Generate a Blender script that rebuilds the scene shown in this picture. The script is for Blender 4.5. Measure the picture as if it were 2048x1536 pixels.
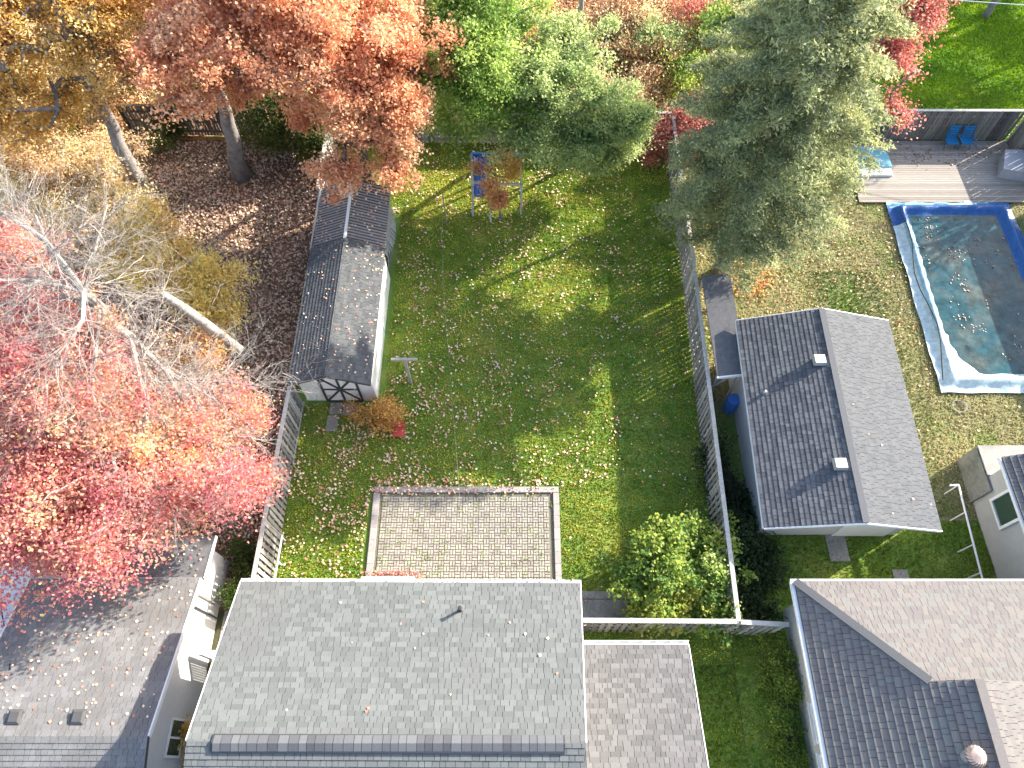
import bpy, math, random
import numpy as np
from mathutils import Vector, Matrix

# ------------------------------------------------------------------ scene, camera, light
for o in list(bpy.data.objects):
    bpy.data.objects.remove(o)
S = bpy.context.scene
C = S.collection
random.seed(7)
R = np.random.default_rng(11)

cam = bpy.data.objects.new('camera', bpy.data.cameras.new('camera'))
C.objects.link(cam)
S.camera = cam
cam.location = (0, 0, 26)
cam.rotation_euler = (math.radians(28.6), 0, 0)
cam.data.sensor_width = 36
cam.data.lens = 24.96
cam.data.clip_end = 1000

SUN_AZ = math.radians(29.7)          # from +X towards +Y
SUN_EL = math.radians(26.0)
W = bpy.data.worlds.new('World')
S.world = W
W.use_nodes = True
nt = W.node_tree
sky = nt.nodes.new('ShaderNodeTexSky')
sky.sky_type = 'NISHITA'
sky.sun_disc = False
sky.sun_elevation = SUN_EL
sky.sun_rotation = math.pi / 2 - SUN_AZ
sky.air_density = 1.0
sky.dust_density = 2.0
bg = nt.nodes['Background']
bg.inputs['Strength'].default_value = 0.15
nt.links.new(sky.outputs[0], bg.inputs['Color'])

sd = bpy.data.lights.new('sun', 'SUN')
sd.energy = 4.2
sd.angle = math.radians(0.5)
sd.color = (1.0, 0.93, 0.82)
sun = bpy.data.objects.new('sun', sd)
C.objects.link(sun)
sv = Vector((math.cos(SUN_EL) * math.cos(SUN_AZ), math.cos(SUN_EL) * math.sin(SUN_AZ), math.sin(SUN_EL)))
sun.rotation_euler = sv.to_track_quat('Z', 'Y').to_euler()
sun.location = (30, 20, 40)

S.view_settings.view_transform = 'Standard'
S.view_settings.look = 'None'
S.view_settings.gamma = 1
S.view_settings.use_curve_mapping = False
S.view_settings.exposure = 1.8
S.render.engine = 'CYCLES'
S.cycles.max_bounces = 6
S.cycles.diffuse_bounces = 3
S.cycles.transparent_max_bounces = 4

# ------------------------------------------------------------------ materials
def ramp_node(nt, stops):
    r = nt.nodes.new('ShaderNodeValToRGB')
    e = r.color_ramp.elements
    while len(e) < len(stops):
        e.new(0.5)
    for k, (p, c) in enumerate(stops):
        e[k].position = p
        e[k].color = (*c, 1)
    return r

def material(name, color=None, stops=None, rough=0.8, noise=6.0, amount=0.25, bump=0.0, bump_scale=30.0,
             trans=0.0, metal=0.0, spec=0.3, blotch=None, blotch_scale=0.5, blotch_lo=0.45, blotch_hi=0.65, stretch=None):
    """stops: colour ramp driven by the per-piece 'tint' attribute; color: plain base colour.
    noise adds fine wear, blotch a second colour in soft patches."""
    m = bpy.data.materials.new(name)
    m.use_nodes = True
    t = m.node_tree
    b = t.nodes['Principled BSDF']
    b.inputs['Roughness'].default_value = rough
    b.inputs['Metallic'].default_value = metal
    b.inputs['Specular IOR Level'].default_value = spec
    geo = t.nodes.new('ShaderNodeNewGeometry')
    pos = geo.outputs['Position']
    if stretch:
        mp = t.nodes.new('ShaderNodeMapping')
        mp.inputs['Scale'].default_value = stretch
        t.links.new(pos, mp.inputs['Vector'])
        pos = mp.outputs[0]
    if stops:
        a = t.nodes.new('ShaderNodeAttribute')
        a.attribute_name = 'tint'
        r = ramp_node(t, stops)
        t.links.new(a.outputs['Fac'], r.inputs[0])
        col = r.outputs[0]
    else:
        rgb = t.nodes.new('ShaderNodeRGB')
        rgb.outputs[0].default_value = (*color, 1)
        col = rgb.outputs[0]
    if blotch:
        n2 = t.nodes.new('ShaderNodeTexNoise')
        n2.inputs['Scale'].default_value = blotch_scale
        n2.inputs['Detail'].default_value = 6
        n2.inputs['Roughness'].default_value = 0.62
        t.links.new(geo.outputs['Position'], n2.inputs['Vector'])
        rr = ramp_node(t, [(blotch_lo, (0, 0, 0)), (blotch_hi, (1, 1, 1))])
        t.links.new(n2.outputs['Fac'], rr.inputs[0])
        mx = t.nodes.new('ShaderNodeMix')
        mx.data_type = 'RGBA'
        t.links.new(rr.outputs[0], mx.inputs[0])
        t.links.new(col, mx.inputs[6])
        mx.inputs[7].default_value = (*blotch, 1)
        col = mx.outputs[2]
    if amount:
        n = t.nodes.new('ShaderNodeTexNoise')
        n.inputs['Scale'].default_value = noise
        n.inputs['Detail'].default_value = 8
        n.inputs['Roughness'].default_value = 0.7
        t.links.new(pos, n.inputs['Vector'])
        mr = t.nodes.new('ShaderNodeMapRange')
        mr.inputs[1].default_value = 0.3
        mr.inputs[2].default_value = 0.7
        mr.inputs[3].default_value = 1 - amount
        mr.inputs[4].default_value = 1 + amount
        t.links.new(n.outputs['Fac'], mr.inputs[0])
        vm = t.nodes.new('ShaderNodeVectorMath')
        vm.operation = 'SCALE'
        t.links.new(col, vm.inputs[0])
        t.links.new(mr.outputs[0], vm.inputs['Scale'])
        col = vm.outputs[0]
    t.links.new(col, b.inputs['Base Color'])
    if bump:
        nb = t.nodes.new('ShaderNodeTexNoise')
        nb.inputs['Scale'].default_value = bump_scale
        nb.inputs['Detail'].default_value = 5
        t.links.new(pos, nb.inputs['Vector'])
        bp = t.nodes.new('ShaderNodeBump')
        bp.inputs['Strength'].default_value = bump
        bp.inputs['Distance'].default_value = 0.02
        t.links.new(nb.outputs['Fac'], bp.inputs['Height'])
        t.links.new(bp.outputs[0], b.inputs['Normal'])
    if trans:
        tr = t.nodes.new('ShaderNodeBsdfTranslucent')
        t.links.new(col, tr.inputs['Color'])
        ms = t.nodes.new('ShaderNodeMixShader')
        ms.inputs[0].default_value = trans
        t.links.new(b.outputs[0], ms.inputs[1])
        t.links.new(tr.outputs[0], ms.inputs[2])
        t.links.new(ms.outputs[0], t.nodes['Material Output'].inputs['Surface'])
    return m

def leafmat(name, stops, trans=0.52):
    return material(name, stops=stops, rough=0.55, noise=1.2, amount=0.18, trans=trans, spec=0.35)

M = {}
M['soil'] = material('soil', (0.085, 0.062, 0.04), noise=4, amount=0.5, bump=0.5, blotch=(0.05, 0.06, 0.02), blotch_scale=0.3)
M['lawn'] = material('lawn', (0.112, 0.196, 0.031), noise=14, amount=0.45, bump=0.9, bump_scale=26, rough=0.9,
                     blotch=(0.272, 0.289, 0.068), blotch_scale=0.42, blotch_lo=0.5, blotch_hi=0.72)
M['lush'] = material('lush_lawn', (0.066, 0.176, 0.013), noise=12, amount=0.4, bump=0.9, bump_scale=20, rough=0.9,
                     blotch=(0.165, 0.231, 0.022), blotch_scale=0.3)
M['drylawn'] = material('dry_lawn', (0.220, 0.209, 0.099), noise=10, amount=0.5, bump=0.9, bump_scale=22, rough=0.95,
                        blotch=(0.110, 0.176, 0.033), blotch_scale=0.38, blotch_lo=0.5, blotch_hi=0.62)
M['litterground'] = material('litter_ground', (0.14, 0.095, 0.065), noise=9, amount=0.6, bump=0.8, rough=0.95,
                             blotch=(0.24, 0.13, 0.075), blotch_scale=0.5)
M['woodsground'] = material('woods_ground', (0.312, 0.169, 0.078), noise=8, amount=0.5, bump=0.8, rough=0.95,
                            blotch=(0.260, 0.208, 0.078), blotch_scale=0.35)
M['grass'] = material('grass_blades', stops=[(0, (0.09, 0.145, 0.012)), (0.5, (0.31, 0.37, 0.025)), (1, (0.66, 0.57, 0.10))],
                      amount=0.3, noise=0.7, trans=0.3, rough=0.6, spec=0.3)
M['lushgrass'] = material('lush_blades', stops=[(0, (0.07, 0.20, 0.005)), (1, (0.42, 0.56, 0.02))],
                          amount=0.25, noise=0.5, trans=0.3, rough=0.6)
M['drygrass'] = material('dry_blades', stops=[(0, (0.135, 0.195, 0.045)), (0.6, (0.390, 0.375, 0.150)), (1, (0.540, 0.480, 0.270))],
                         amount=0.3, noise=0.5, trans=0.25, rough=0.7)

litter = [(0, (0.22, 0.14, 0.10)), (0.25, (0.50, 0.36, 0.25)), (0.5, (0.74, 0.60, 0.43)), (0.78, (0.70, 0.38, 0.33)), (1, (0.88, 0.77, 0.62))]
M['litter'] = leafmat('fallen_leaf_mixed', litter, 0.15)
M['litter_lawn'] = leafmat('fallen_leaf_on_lawn', [(0, (0.30, 0.15, 0.09)), (0.2, (0.62, 0.24, 0.18)), (0.45, (0.70, 0.48, 0.28)), (0.7, (0.80, 0.68, 0.48)), (1, (0.78, 0.54, 0.50))], 0.15)
M['litter_orange'] = leafmat('fallen_leaf_orange', [(0, (0.30, 0.13, 0.07)), (0.5, (0.62, 0.34, 0.16)), (1, (0.80, 0.58, 0.34))], 0.2)
M['rust'] = leafmat('rust_leaf', [(0, (0.56, 0.21, 0.11)), (0.35, (0.78, 0.38, 0.21)), (0.75, (0.88, 0.53, 0.31)), (1, (0.92, 0.68, 0.45))], 0.55)
M['red'] = leafmat('red_leaf', [(0, (0.56, 0.14, 0.18)), (0.28, (0.70, 0.25, 0.27)), (0.5, (0.77, 0.35, 0.32)), (0.72, (0.82, 0.46, 0.28)), (0.88, (0.86, 0.60, 0.42)), (1, (0.88, 0.70, 0.30))], 0.6)
M['crimson'] = leafmat('crimson_leaf', [(0, (0.42, 0.10, 0.09)), (0.5, (0.64, 0.22, 0.18)), (1, (0.74, 0.40, 0.28))])
M['gold'] = leafmat('gold_leaf', [(0, (0.50, 0.26, 0.10)), (0.4, (0.70, 0.42, 0.12)), (0.75, (0.80, 0.58, 0.16)), (1, (0.86, 0.72, 0.40))])
M['palegold'] = leafmat('pale_gold_leaf', [(0, (0.56, 0.36, 0.22)), (0.5, (0.76, 0.58, 0.34)), (1, (0.84, 0.76, 0.38))])
M['brightgold'] = leafmat('bright_yellow_leaf', [(0, (0.66, 0.42, 0.16)), (0.5, (0.86, 0.68, 0.20)), (1, (0.92, 0.84, 0.34))], 0.6)
M['green'] = leafmat('maple_green_leaf', [(0, (0.14, 0.24, 0.05)), (0.5, (0.32, 0.46, 0.10)), (0.85, (0.52, 0.62, 0.18)), (1, (0.70, 0.72, 0.30))], 0.58)
M['greygreen'] = leafmat('grey_green_leaf', [(0, (0.22, 0.30, 0.12)), (0.5, (0.42, 0.52, 0.20)), (0.85, (0.58, 0.64, 0.30)), (1, (0.74, 0.74, 0.42))], 0.58)
M['olive'] = leafmat('olive_leaf', [(0, (0.052, 0.078, 0.016)), (0.6, (0.130, 0.169, 0.039)), (1, (0.260, 0.260, 0.078))])
M['needle'] = leafmat('spruce_spray', [(0, (0.14, 0.17, 0.09)), (0.45, (0.32, 0.36, 0.18)), (0.8, (0.52, 0.54, 0.25)), (1, (0.70, 0.67, 0.36))], 0.45)
M['lime'] = leafmat('lime_leaf', [(0, (0.09, 0.17, 0.04)), (0.4, (0.24, 0.36, 0.06)), (0.75, (0.52, 0.56, 0.10)), (1, (0.74, 0.68, 0.20))])
M['darkleaf'] = leafmat('dark_ivy_leaf', [(0, (0.024, 0.048, 0.018)), (0.6, (0.060, 0.108, 0.036)), (1, (0.144, 0.180, 0.072))])
M['orange'] = leafmat('orange_leaf', [(0, (0.62, 0.27, 0.14)), (0.5, (0.80, 0.45, 0.20)), (1, (0.88, 0.66, 0.16))], 0.6)
M['tanstem'] = leafmat('tan_grass_stem', [(0, (0.40, 0.24, 0.10)), (1, (0.66, 0.48, 0.26))])
M['bark'] = material('grey_bark', (0.22, 0.20, 0.19), noise=12, amount=0.4, bump=1.0, bump_scale=18, blotch=(0.12, 0.11, 0.10), blotch_scale=3)
M['palebark'] = material('pale_bark', (0.34, 0.31, 0.28), noise=14, amount=0.35, bump=1.0, bump_scale=16, blotch=(0.16, 0.14, 0.12), blotch_scale=4, blotch_lo=0.48)
M['darkbark'] = material('dark_bark', (0.10, 0.08, 0.06), noise=14, amount=0.35, bump=0.7)
M['twig'] = material('pale_twig', (0.30, 0.275, 0.25), noise=3, amount=0.35)
sh = lambda a, b, c: [(0, a), (0.5, b), (1, c)]
M['shingleA'] = material('grey_green_shingle', stops=sh((0.112, 0.120, 0.115), (0.136, 0.145, 0.138), (0.158, 0.168, 0.160)), noise=40, amount=0.16,
                         bump=0.25, bump_scale=90, rough=0.92, blotch=(0.132, 0.132, 0.132), blotch_scale=0.2)
M['shingleB'] = material('warm_grey_shingle', stops=sh((0.108, 0.106, 0.103), (0.141, 0.136, 0.134), (0.169, 0.164, 0.160)), noise=40, amount=0.16,
                         bump=0.25, bump_scale=90, rough=0.92)
M['shingleC'] = material('weathered_grey_shingle', stops=sh((0.165, 0.162, 0.162), (0.195, 0.192, 0.19), (0.225, 0.222, 0.218)), noise=30, amount=0.2,
                         bump=0.3, bump_scale=80, rough=0.92, blotch=(0.15, 0.147, 0.14), blotch_scale=0.6)
M['shingleD'] = material('slate_grey_shingle', stops=sh((0.075, 0.077, 0.085), (0.105, 0.107, 0.115), (0.135, 0.138, 0.142)), noise=40, amount=0.16,
                         bump=0.25, bump_scale=90, rough=0.92)
M['shingleE'] = material('beige_brown_shingle', stops=[(0, (0.150, 0.136, 0.134)), (0.5, (0.172, 0.157, 0.147)), (0.8, (0.190, 0.175, 0.160)), (1, (0.160, 0.163, 0.155))], noise=36, amount=0.18,
                         bump=0.25, bump_scale=90, rough=0.92)
M['shingleF'] = material('shed_shingle', stops=sh((0.068, 0.072, 0.074), (0.088, 0.092, 0.094), (0.108, 0.112, 0.113)), noise=30, amount=0.25, rough=0.92, bump=0.3, bump_scale=70)
M['shingleG'] = material('soft_grey_shingle', stops=sh((0.080, 0.085, 0.092), (0.092, 0.097, 0.104), (0.104, 0.109, 0.116)), noise=12, amount=0.14,
                         bump=0.25, bump_scale=90, rough=0.92, blotch=(0.108, 0.112, 0.118), blotch_scale=3)
M['deckboard'] = material('roof_deck', (0.08, 0.08, 0.08), amount=0.1)
M['white'] = material('white_paint', (0.720, 0.720, 0.702), noise=5, amount=0.06, rough=0.5)
M['siding'] = material('pale_siding', (0.525, 0.517, 0.503), noise=6, amount=0.06, rough=0.6)
M['greysiding'] = material('grey_siding', (0.364, 0.350, 0.364), noise=6, amount=0.08, rough=0.6)
M['stucco'] = material('white_stucco', (0.409, 0.403, 0.384), noise=3, amount=0.08, bump=0.2)
M['concrete'] = material('concrete', (0.294, 0.273, 0.245), noise=8, amount=0.2, bump=0.3, blotch=(0.210, 0.203, 0.182), blotch_scale=1.2)
M['dirtyconcrete'] = material('mottled_concrete', (0.225, 0.225, 0.203), noise=6, amount=0.25, bump=0.3, blotch=(0.150, 0.158, 0.135), blotch_scale=1.1)
M['paver'] = material('buff_paver', stops=[(0, (0.27, 0.24, 0.205)), (0.5, (0.315, 0.285, 0.24)), (0.85, (0.35, 0.32, 0.275)), (1, (0.33, 0.32, 0.22))],
                      noise=2.2, amount=0.2, rough=0.9, bump=0.2)
M['joint'] = material('paver_joint', (0.15, 0.14, 0.10), noise=20, amount=0.3)
M['kerbstone'] = material('edging_stone', stops=[(0, (0.29, 0.26, 0.24)), (1, (0.36, 0.33, 0.30))], noise=10, amount=0.2, bump=0.3)
M['fence'] = material('weathered_board', stops=[(0, (0.15, 0.14, 0.13)), (0.5, (0.25, 0.24, 0.225)), (1, (0.35, 0.34, 0.32))],
                      noise=7, amount=0.35, stretch=(6, 6, 0.7), rough=0.9)
M['fencerail'] = material('weathered_rail', (0.42, 0.40, 0.36), noise=8, amount=0.25)
M['fencedark'] = material('dark_weathered_board', stops=[(0, (0.081, 0.068, 0.063)), (0.5, (0.135, 0.117, 0.108)), (1, (0.189, 0.171, 0.153))],
                          noise=7, amount=0.3, stretch=(6, 6, 0.7), rough=0.9)
M['decking'] = material('sun_bleached_plank', stops=[(0, (0.240, 0.204, 0.168)), (0.5, (0.300, 0.264, 0.222)), (1, (0.348, 0.318, 0.276))],
                        noise=5, amount=0.2, stretch=(0.6, 8, 8), rough=0.85)
M['tarp'] = material('blue_tarp', stops=[(0, (0.012, 0.07, 0.25)), (0.45, (0.05, 0.18, 0.32)), (0.75, (0.17, 0.34, 0.42)), (1, (0.46, 0.56, 0.58))],
                     noise=5, amount=0.3, rough=0.45, bump=0.8, bump_scale=6, spec=0.3)
M['water'] = material('standing_water', (0.022, 0.07, 0.085), noise=2.5, amount=0.55, rough=0.12, spec=0.1, bump=0.3, bump_scale=3,
                      blotch=(0.075, 0.095, 0.088), blotch_scale=0.55)
M['bluechair'] = material('blue_fabric', (0.01, 0.16, 0.35), noise=10, amount=0.15)
M['lightblue'] = material('light_blue_panel', (0.16, 0.42, 0.52), noise=4, amount=0.1, rough=0.4)
M['slideblue'] = material('blue_plastic', (0.06, 0.17, 0.50), noise=4, amount=0.1, rough=0.4)
M['timber'] = material('grey_timber', (0.36, 0.33, 0.29), noise=10, amount=0.25, stretch=(3, 3, 3))
M['metal'] = material('galvanised_metal', (0.440, 0.448, 0.456), noise=9, amount=0.1, metal=0.6, rough=0.45)
M['darkmetal'] = material('dark_metal', (0.05, 0.05, 0.055), noise=9, amount=0.1, rough=0.5)
M['black'] = material('black_rubber', (0.02, 0.02, 0.02), amount=0.1)
M['glass'] = material('window_glass', (0.04, 0.07, 0.05), noise=2, amount=0.2, rough=0.08, spec=0.7)
M['corr'] = material('corrugated_sheet', stops=[(0, (0.09, 0.075, 0.068)), (1, (0.34, 0.30, 0.27))], noise=6, amount=0.25, rough=0.7, stretch=(0.8, 4, 1))
M['clearsheet'] = material('plastic_sheet', (0.270, 0.288, 0.300), noise=5, amount=0.4, rough=0.25, stretch=(8, 1, 1), bump=0.6)
M['copper'] = material('turbine_metal', (0.55, 0.40, 0.33), noise=8, amount=0.15, metal=0.3, rough=0.45)
M['felt'] = material('dark_roof_felt', (0.120, 0.120, 0.126), noise=5, amount=0.25, rough=0.9, bump=0.3)
M['redplastic'] = material('faded_red_fabric', (0.45, 0.07, 0.05), noise=8, amount=0.2)
M['purplebloom'] = material('mauve_bloom', (0.30, 0.26, 0.38), amount=0.3)
M['brick'] = material('buff_stone_wall', stops=[(0, (0.42, 0.40, 0.35)), (1, (0.58, 0.56, 0.50))], noise=12, amount=0.2)

# ------------------------------------------------------------------ helpers
def tag(o, label=None, cat=None, group=None, kind=None):
    if label: o['label'] = label
    if cat: o['category'] = cat
    if group: o['group'] = group
    if kind: o['kind'] = kind
    return o

def empty(name, loc, label, cat, group=None):
    o = bpy.data.objects.new(name, None)
    o.empty_display_size = 0.2
    C.objects.link(o)
    o.location = loc
    return tag(o, label, cat, group)

def origin_of(parent):
    v = Vector((0, 0, 0))
    while parent is not None:
        v += parent.location
        parent = parent.parent
    return v

def link_mesh(name, me, mat, parent=None, origin=None):
    me.materials.append(mat)
    o = bpy.data.objects.new(name, me)
    C.objects.link(o)
    if parent is not None:
        o.parent = parent
    elif origin is not None:
        o.location = origin
    return o

class MB:
    """collects polygons in world metres and links them as one mesh"""
    def __init__(s):
        s.v = []; s.f = []; s.t = []
    def poly(s, pts, t=0.5):
        n = len(s.v)
        s.v += [tuple(p) for p in pts]
        s.f.append(tuple(range(n, n + len(pts))))
        s.t.append(t)
        return s
    def raw(s, vs, fs, t=0.5):
        n = len(s.v)
        s.v += [tuple(p) for p in vs]
        for f in fs:
            s.f.append(tuple(n + k for k in f)); s.t.append(t)
        return s
    def box(s, lo, hi, t=0.5):
        x0, y0, z0 = lo; x1, y1, z1 = hi
        s.raw([(x0, y0, z0), (x1, y0, z0), (x1, y1, z0), (x0, y1, z0), (x0, y0, z1), (x1, y0, z1), (x1, y1, z1), (x0, y1, z1)],
              [(3, 2, 1, 0), (4, 5, 6, 7), (0, 1, 5, 4), (1, 2, 6, 5), (2, 3, 7, 6), (3, 0, 4, 7)], t)
        return s
    def beam(s, p, q, w, h, up=(0, 0, 1), t=0.5):
        p = Vector(p); q = Vector(q); d = (q - p).normalized()
        u = Vector(up)
        if abs(d.dot(u)) > 0.98: u = Vector((0, 1, 0))
        a = d.cross(u).normalized(); b = a.cross(d).normalized()
        a *= w / 2; b *= h / 2
        s.raw([p - a - b, p + a - b, p + a + b, p - a + b, q - a - b, q + a - b, q + a + b, q - a + b],
              [(0, 1, 2, 3), (7, 6, 5, 4), (1, 0, 4, 5), (2, 1, 5, 6), (3, 2, 6, 7), (0, 3, 7, 4)], t)
        return s
    def tube(s, pts, rad, n=6, t=0.5, cap=True):
        pts = [Vector(p) for p in pts]
        if not hasattr(rad, '__len__'): rad = [rad] * len(pts)
        base = len(s.v)
        ref = Vector((0.3, 0.8, 0.52)).normalized()
        for i, p in enumerate(pts):
            d = (pts[min(i + 1, len(pts) - 1)] - pts[max(i - 1, 0)])
            d = d.normalized() if d.length > 1e-6 else Vector((0, 0, 1))
            a = d.cross(ref)
            if a.length < 0.05: a = d.cross(Vector((1, 0, 0)))
            a.normalize(); b = d.cross(a)
            for k in range(n):
                th = 2 * math.pi * k / n
                q = p + (a * math.cos(th) + b * math.sin(th)) * rad[i]
                s.v.append((q.x, q.y, q.z))
        for i in range(len(pts) - 1):
            for k in range(n):
                a0 = base + i * n + k; a1 = base + i * n + (k + 1) % n
                s.f.append((a0, a1, a1 + n, a0 + n)); s.t.append(t)
        if cap:
            s.f.append(tuple(base + (len(pts) - 1) * n + k for k in range(n))); s.t.append(t)
            s.f.append(tuple(base + k for k in reversed(range(n)))); s.t.append(t)
        return s
    def lathe(s, c, prof, n=16, t=0.5):
        base = len(s.v)
        for r, z in prof:
            for k in range(n):
                th = 2 * math.pi * k / n
                s.v.append((c[0] + r * math.cos(th), c[1] + r * math.sin(th), c[2] + z))
        for i in range(len(prof) - 1):
            for k in range(n):
                a0 = base + i * n + k; a1 = base + i * n + (k + 1) % n
                s.f.append((a0, a1, a1 + n, a0 + n)); s.t.append(t)
        s.f.append(tuple(base + (len(prof) - 1) * n + k for k in range(n))); s.t.append(t)
        return s
    def build(s, name, mat, parent=None, origin=None, smooth=False):
        off = origin_of(parent) if parent is not None else Vector(origin or (0, 0, 0))
        v = np.array(s.v, dtype=float).reshape(-1, 3) - np.array(off)
        me = bpy.data.meshes.new(name)
        me.from_pydata(v.tolist(), [], s.f)
        at = me.attributes.new('tint', 'FLOAT', 'FACE')
        at.data.foreach_set('value', np.array(s.t, dtype=np.float32))
        if smooth:
            me.polygons.foreach_set('use_smooth', [True] * len(me.polygons))
        me.update()
        return link_mesh(name, me, mat, parent, origin)

def quads_mesh(name, V, tint, mat, parent=None, origin=None):
    """V: (N,4,3) world metres"""
    off = np.array(origin_of(parent)) if parent is not None else np.array(origin or (0, 0, 0), dtype=float)
    N = len(V)
    me = bpy.data.meshes.new(name)
    me.vertices.add(N * 4)
    me.vertices.foreach_set('co', (V - off).reshape(-1).astype(np.float32))
    me.loops.add(N * 4)
    me.loops.foreach_set('vertex_index', np.arange(N * 4, dtype=np.int32))
    me.polygons.add(N)
    me.polygons.foreach_set('loop_start', np.arange(0, N * 4, 4, dtype=np.int32))
    me.update(calc_edges=True)
    at = me.attributes.new('tint', 'FLOAT', 'FACE')
    at.data.foreach_set('value', np.clip(tint, 0, 1).astype(np.float32))
    me.validate()
    return link_mesh(name, me, mat, parent, origin)

def leaf_quads(P, size, flat=0.5, elong=1.0, droop=None):
    """kite-shaped folded leaves at the points P; flat 0 = any direction, 1 = lying level"""
    N = len(P)
    nrm = R.normal(size=(N, 3)) * (1 - flat) + np.array([0.3, 0.15, 1.0]) * flat
    nrm += 1e-5
    nrm /= np.linalg.norm(nrm, axis=1, keepdims=True)
    a = R.normal(size=(N, 3))
    a -= nrm * (a * nrm).sum(1, keepdims=True)
    a /= np.linalg.norm(a, axis=1, keepdims=True)
    b = np.cross(nrm, a)
    s = size * R.uniform(0.6, 1.35, size=(N, 1))
    L = a * s * elong * 0.5
    Wd = b * s * 0.42
    fold = nrm * s * R.uniform(0.03, 0.16, size=(N, 1))
    return np.stack([P - L, P - Wd + L * 0.15 + fold, P + L, P + Wd + L * 0.15 + fold], axis=1)

def ellipsoid_clumps(ells, n, shell=0.72, low=-0.45, per_bough=9, spread=0.30):
    """clumps gathered on boughs that reach unevenly through the crown's ellipsoids, with gaps between"""
    w = np.array([e[1] * e[1] for e in ells], dtype=float)
    w /= w.sum()
    nb = max(len(ells), int(n / per_bough))
    idx = R.choice(len(ells), size=nb, p=w)
    B = []
    for i in idx:
        c, r, rz = ells[i][0], ells[i][1], ells[i][2]
        while True:
            d = R.normal(size=3); d /= np.linalg.norm(d)
            if d[2] > low or R.random() < 0.25: break
        k = R.uniform(shell, 1.12) if R.random() < 0.8 else R.uniform(0.2, shell)
        B.append((c[0] + d[0] * r * k, c[1] + d[1] * r * k, c[2] + d[2] * rz * k, r))
    B = np.array(B)
    pick = R.choice(nb, size=n, p=(lambda q: q / q.sum())(R.uniform(0.35, 1.6, nb)))
    sp_ = np.minimum(0.62, spread * B[pick, 3] + 0.08)[:, None]
    P = B[pick, :3] + R.normal(size=(n, 3)) * sp_ * np.array([1, 1, 0.55])
    P[:, 2] = np.maximum(P[:, 2], 0.15)
    return P

def foliage(ells, clumps, per, cr, size, low=-0.45, flat=0.45, elong=1.15, jitter=0.13, shell=0.72):
    cc = ellipsoid_clumps(ells, clumps, shell, low)
    n = (per * R.uniform(0.4, 1.5, size=len(cc))).astype(int)
    ctr = np.repeat(cc, n, axis=0)
    sc = np.repeat(cr * R.uniform(0.6, 1.35, size=len(cc)), n)[:, None]
    P = ctr + R.normal(size=ctr.shape) * sc * np.array([1, 1, 0.62])
    P[:, 2] = np.maximum(P[:, 2], 0.06)
    seed = int(R.integers(1000))
    base = np.repeat(0.5 * R.beta(2.2, 2.2, size=len(cc)) + 0.5 * vnoise(cc[:, :2] + 50 + cc[:, 2:3] * 0.7, 1.1, seed), n)
    tint = (base - 0.5) * 1.25 + 0.5 + R.normal(size=len(P)) * jitter
    return cc, leaf_quads(P, size, flat, elong), tint

def skeleton(mb, trunk, cc, r0=0.02, maxr=0.3, n=5):
    """limbs grown from the trunk's points out to every clump, thickness from what they carry"""
    nodes = [np.array(p, dtype=float) for p in trunk]
    par = [-1] + list(range(len(trunk) - 1))
    top = nodes[-1]
    start = max(1, len(trunk) // 3)
    order = np.argsort(np.linalg.norm(cc - top, axis=1))
    usable = list(range(start, len(trunk)))
    tips = []
    for i in order:
        p = cc[i]
        A = np.array([nodes[k] for k in usable])
        d = np.linalg.norm(A - p, axis=1) + 0.9 * np.maximum(0, A[:, 2] - p[2])
        k = usable[int(np.argmin(d))]
        q = nodes[k]
        L = np.linalg.norm(p - q)
        m = max(1, int(L / 0.7))
        prev = k
        for j in range(1, m + 1):
            f = j / m
            x = q + (p - q) * f + (R.normal(size=3) * 0.06 * L * (1 - f) if j < m else 0)
            x = x + np.array([0, 0, 0.10 * L * math.sin(math.pi * f)])
            nodes.append(x); par.append(prev); prev = len(nodes) - 1
            usable.append(prev)
        tips.append(prev)
    cnt = [0] * len(nodes)
    for t in tips:
        k = t
        while k >= 0:
            cnt[k] += 1; k = par[k]
    nt = len(trunk)
    for k in range(nt, len(nodes)):
        p = par[k]
        ra = min(maxr, r0 * math.sqrt(max(1, cnt[p])) * 0.9) if p >= nt else min(maxr, r0 * math.sqrt(cnt[k]) * 0.9)
        rb = min(maxr, r0 * math.sqrt(max(1, cnt[k])) * 0.9)
        mb.tube([nodes[p], nodes[k]], [ra, rb], n=n, cap=False)
    return nodes, par, tips

def twig(mb, p, d, L, r, depth, spread=0.55, up=0.05):
    segs = 3
    pts = [Vector(p)]; d = Vector(d).normalized()
    for k in range(segs):
        d = (d + Vector((random.gauss(0, .16), random.gauss(0, .16), random.gauss(0, .12) + up))).normalized()
        pts.append(pts[-1] + d * L / segs)
    mb.tube(pts, [r, r * 0.85, r * 0.68, r * 0.5], n=3, cap=False, t=random.random())
    if depth <= 0: return
    for k in range(random.choice((3, 4, 4))):
        i = random.choice((1, 2, 3, 3))
        nd = (d + Vector((random.gauss(0, spread), random.gauss(0, spread), random.gauss(0, spread * 0.7)))).normalized()
        twig(mb, pts[i], nd, L * random.uniform(0.5, 0.8), r * 0.55, depth - 1, spread, up)

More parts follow.
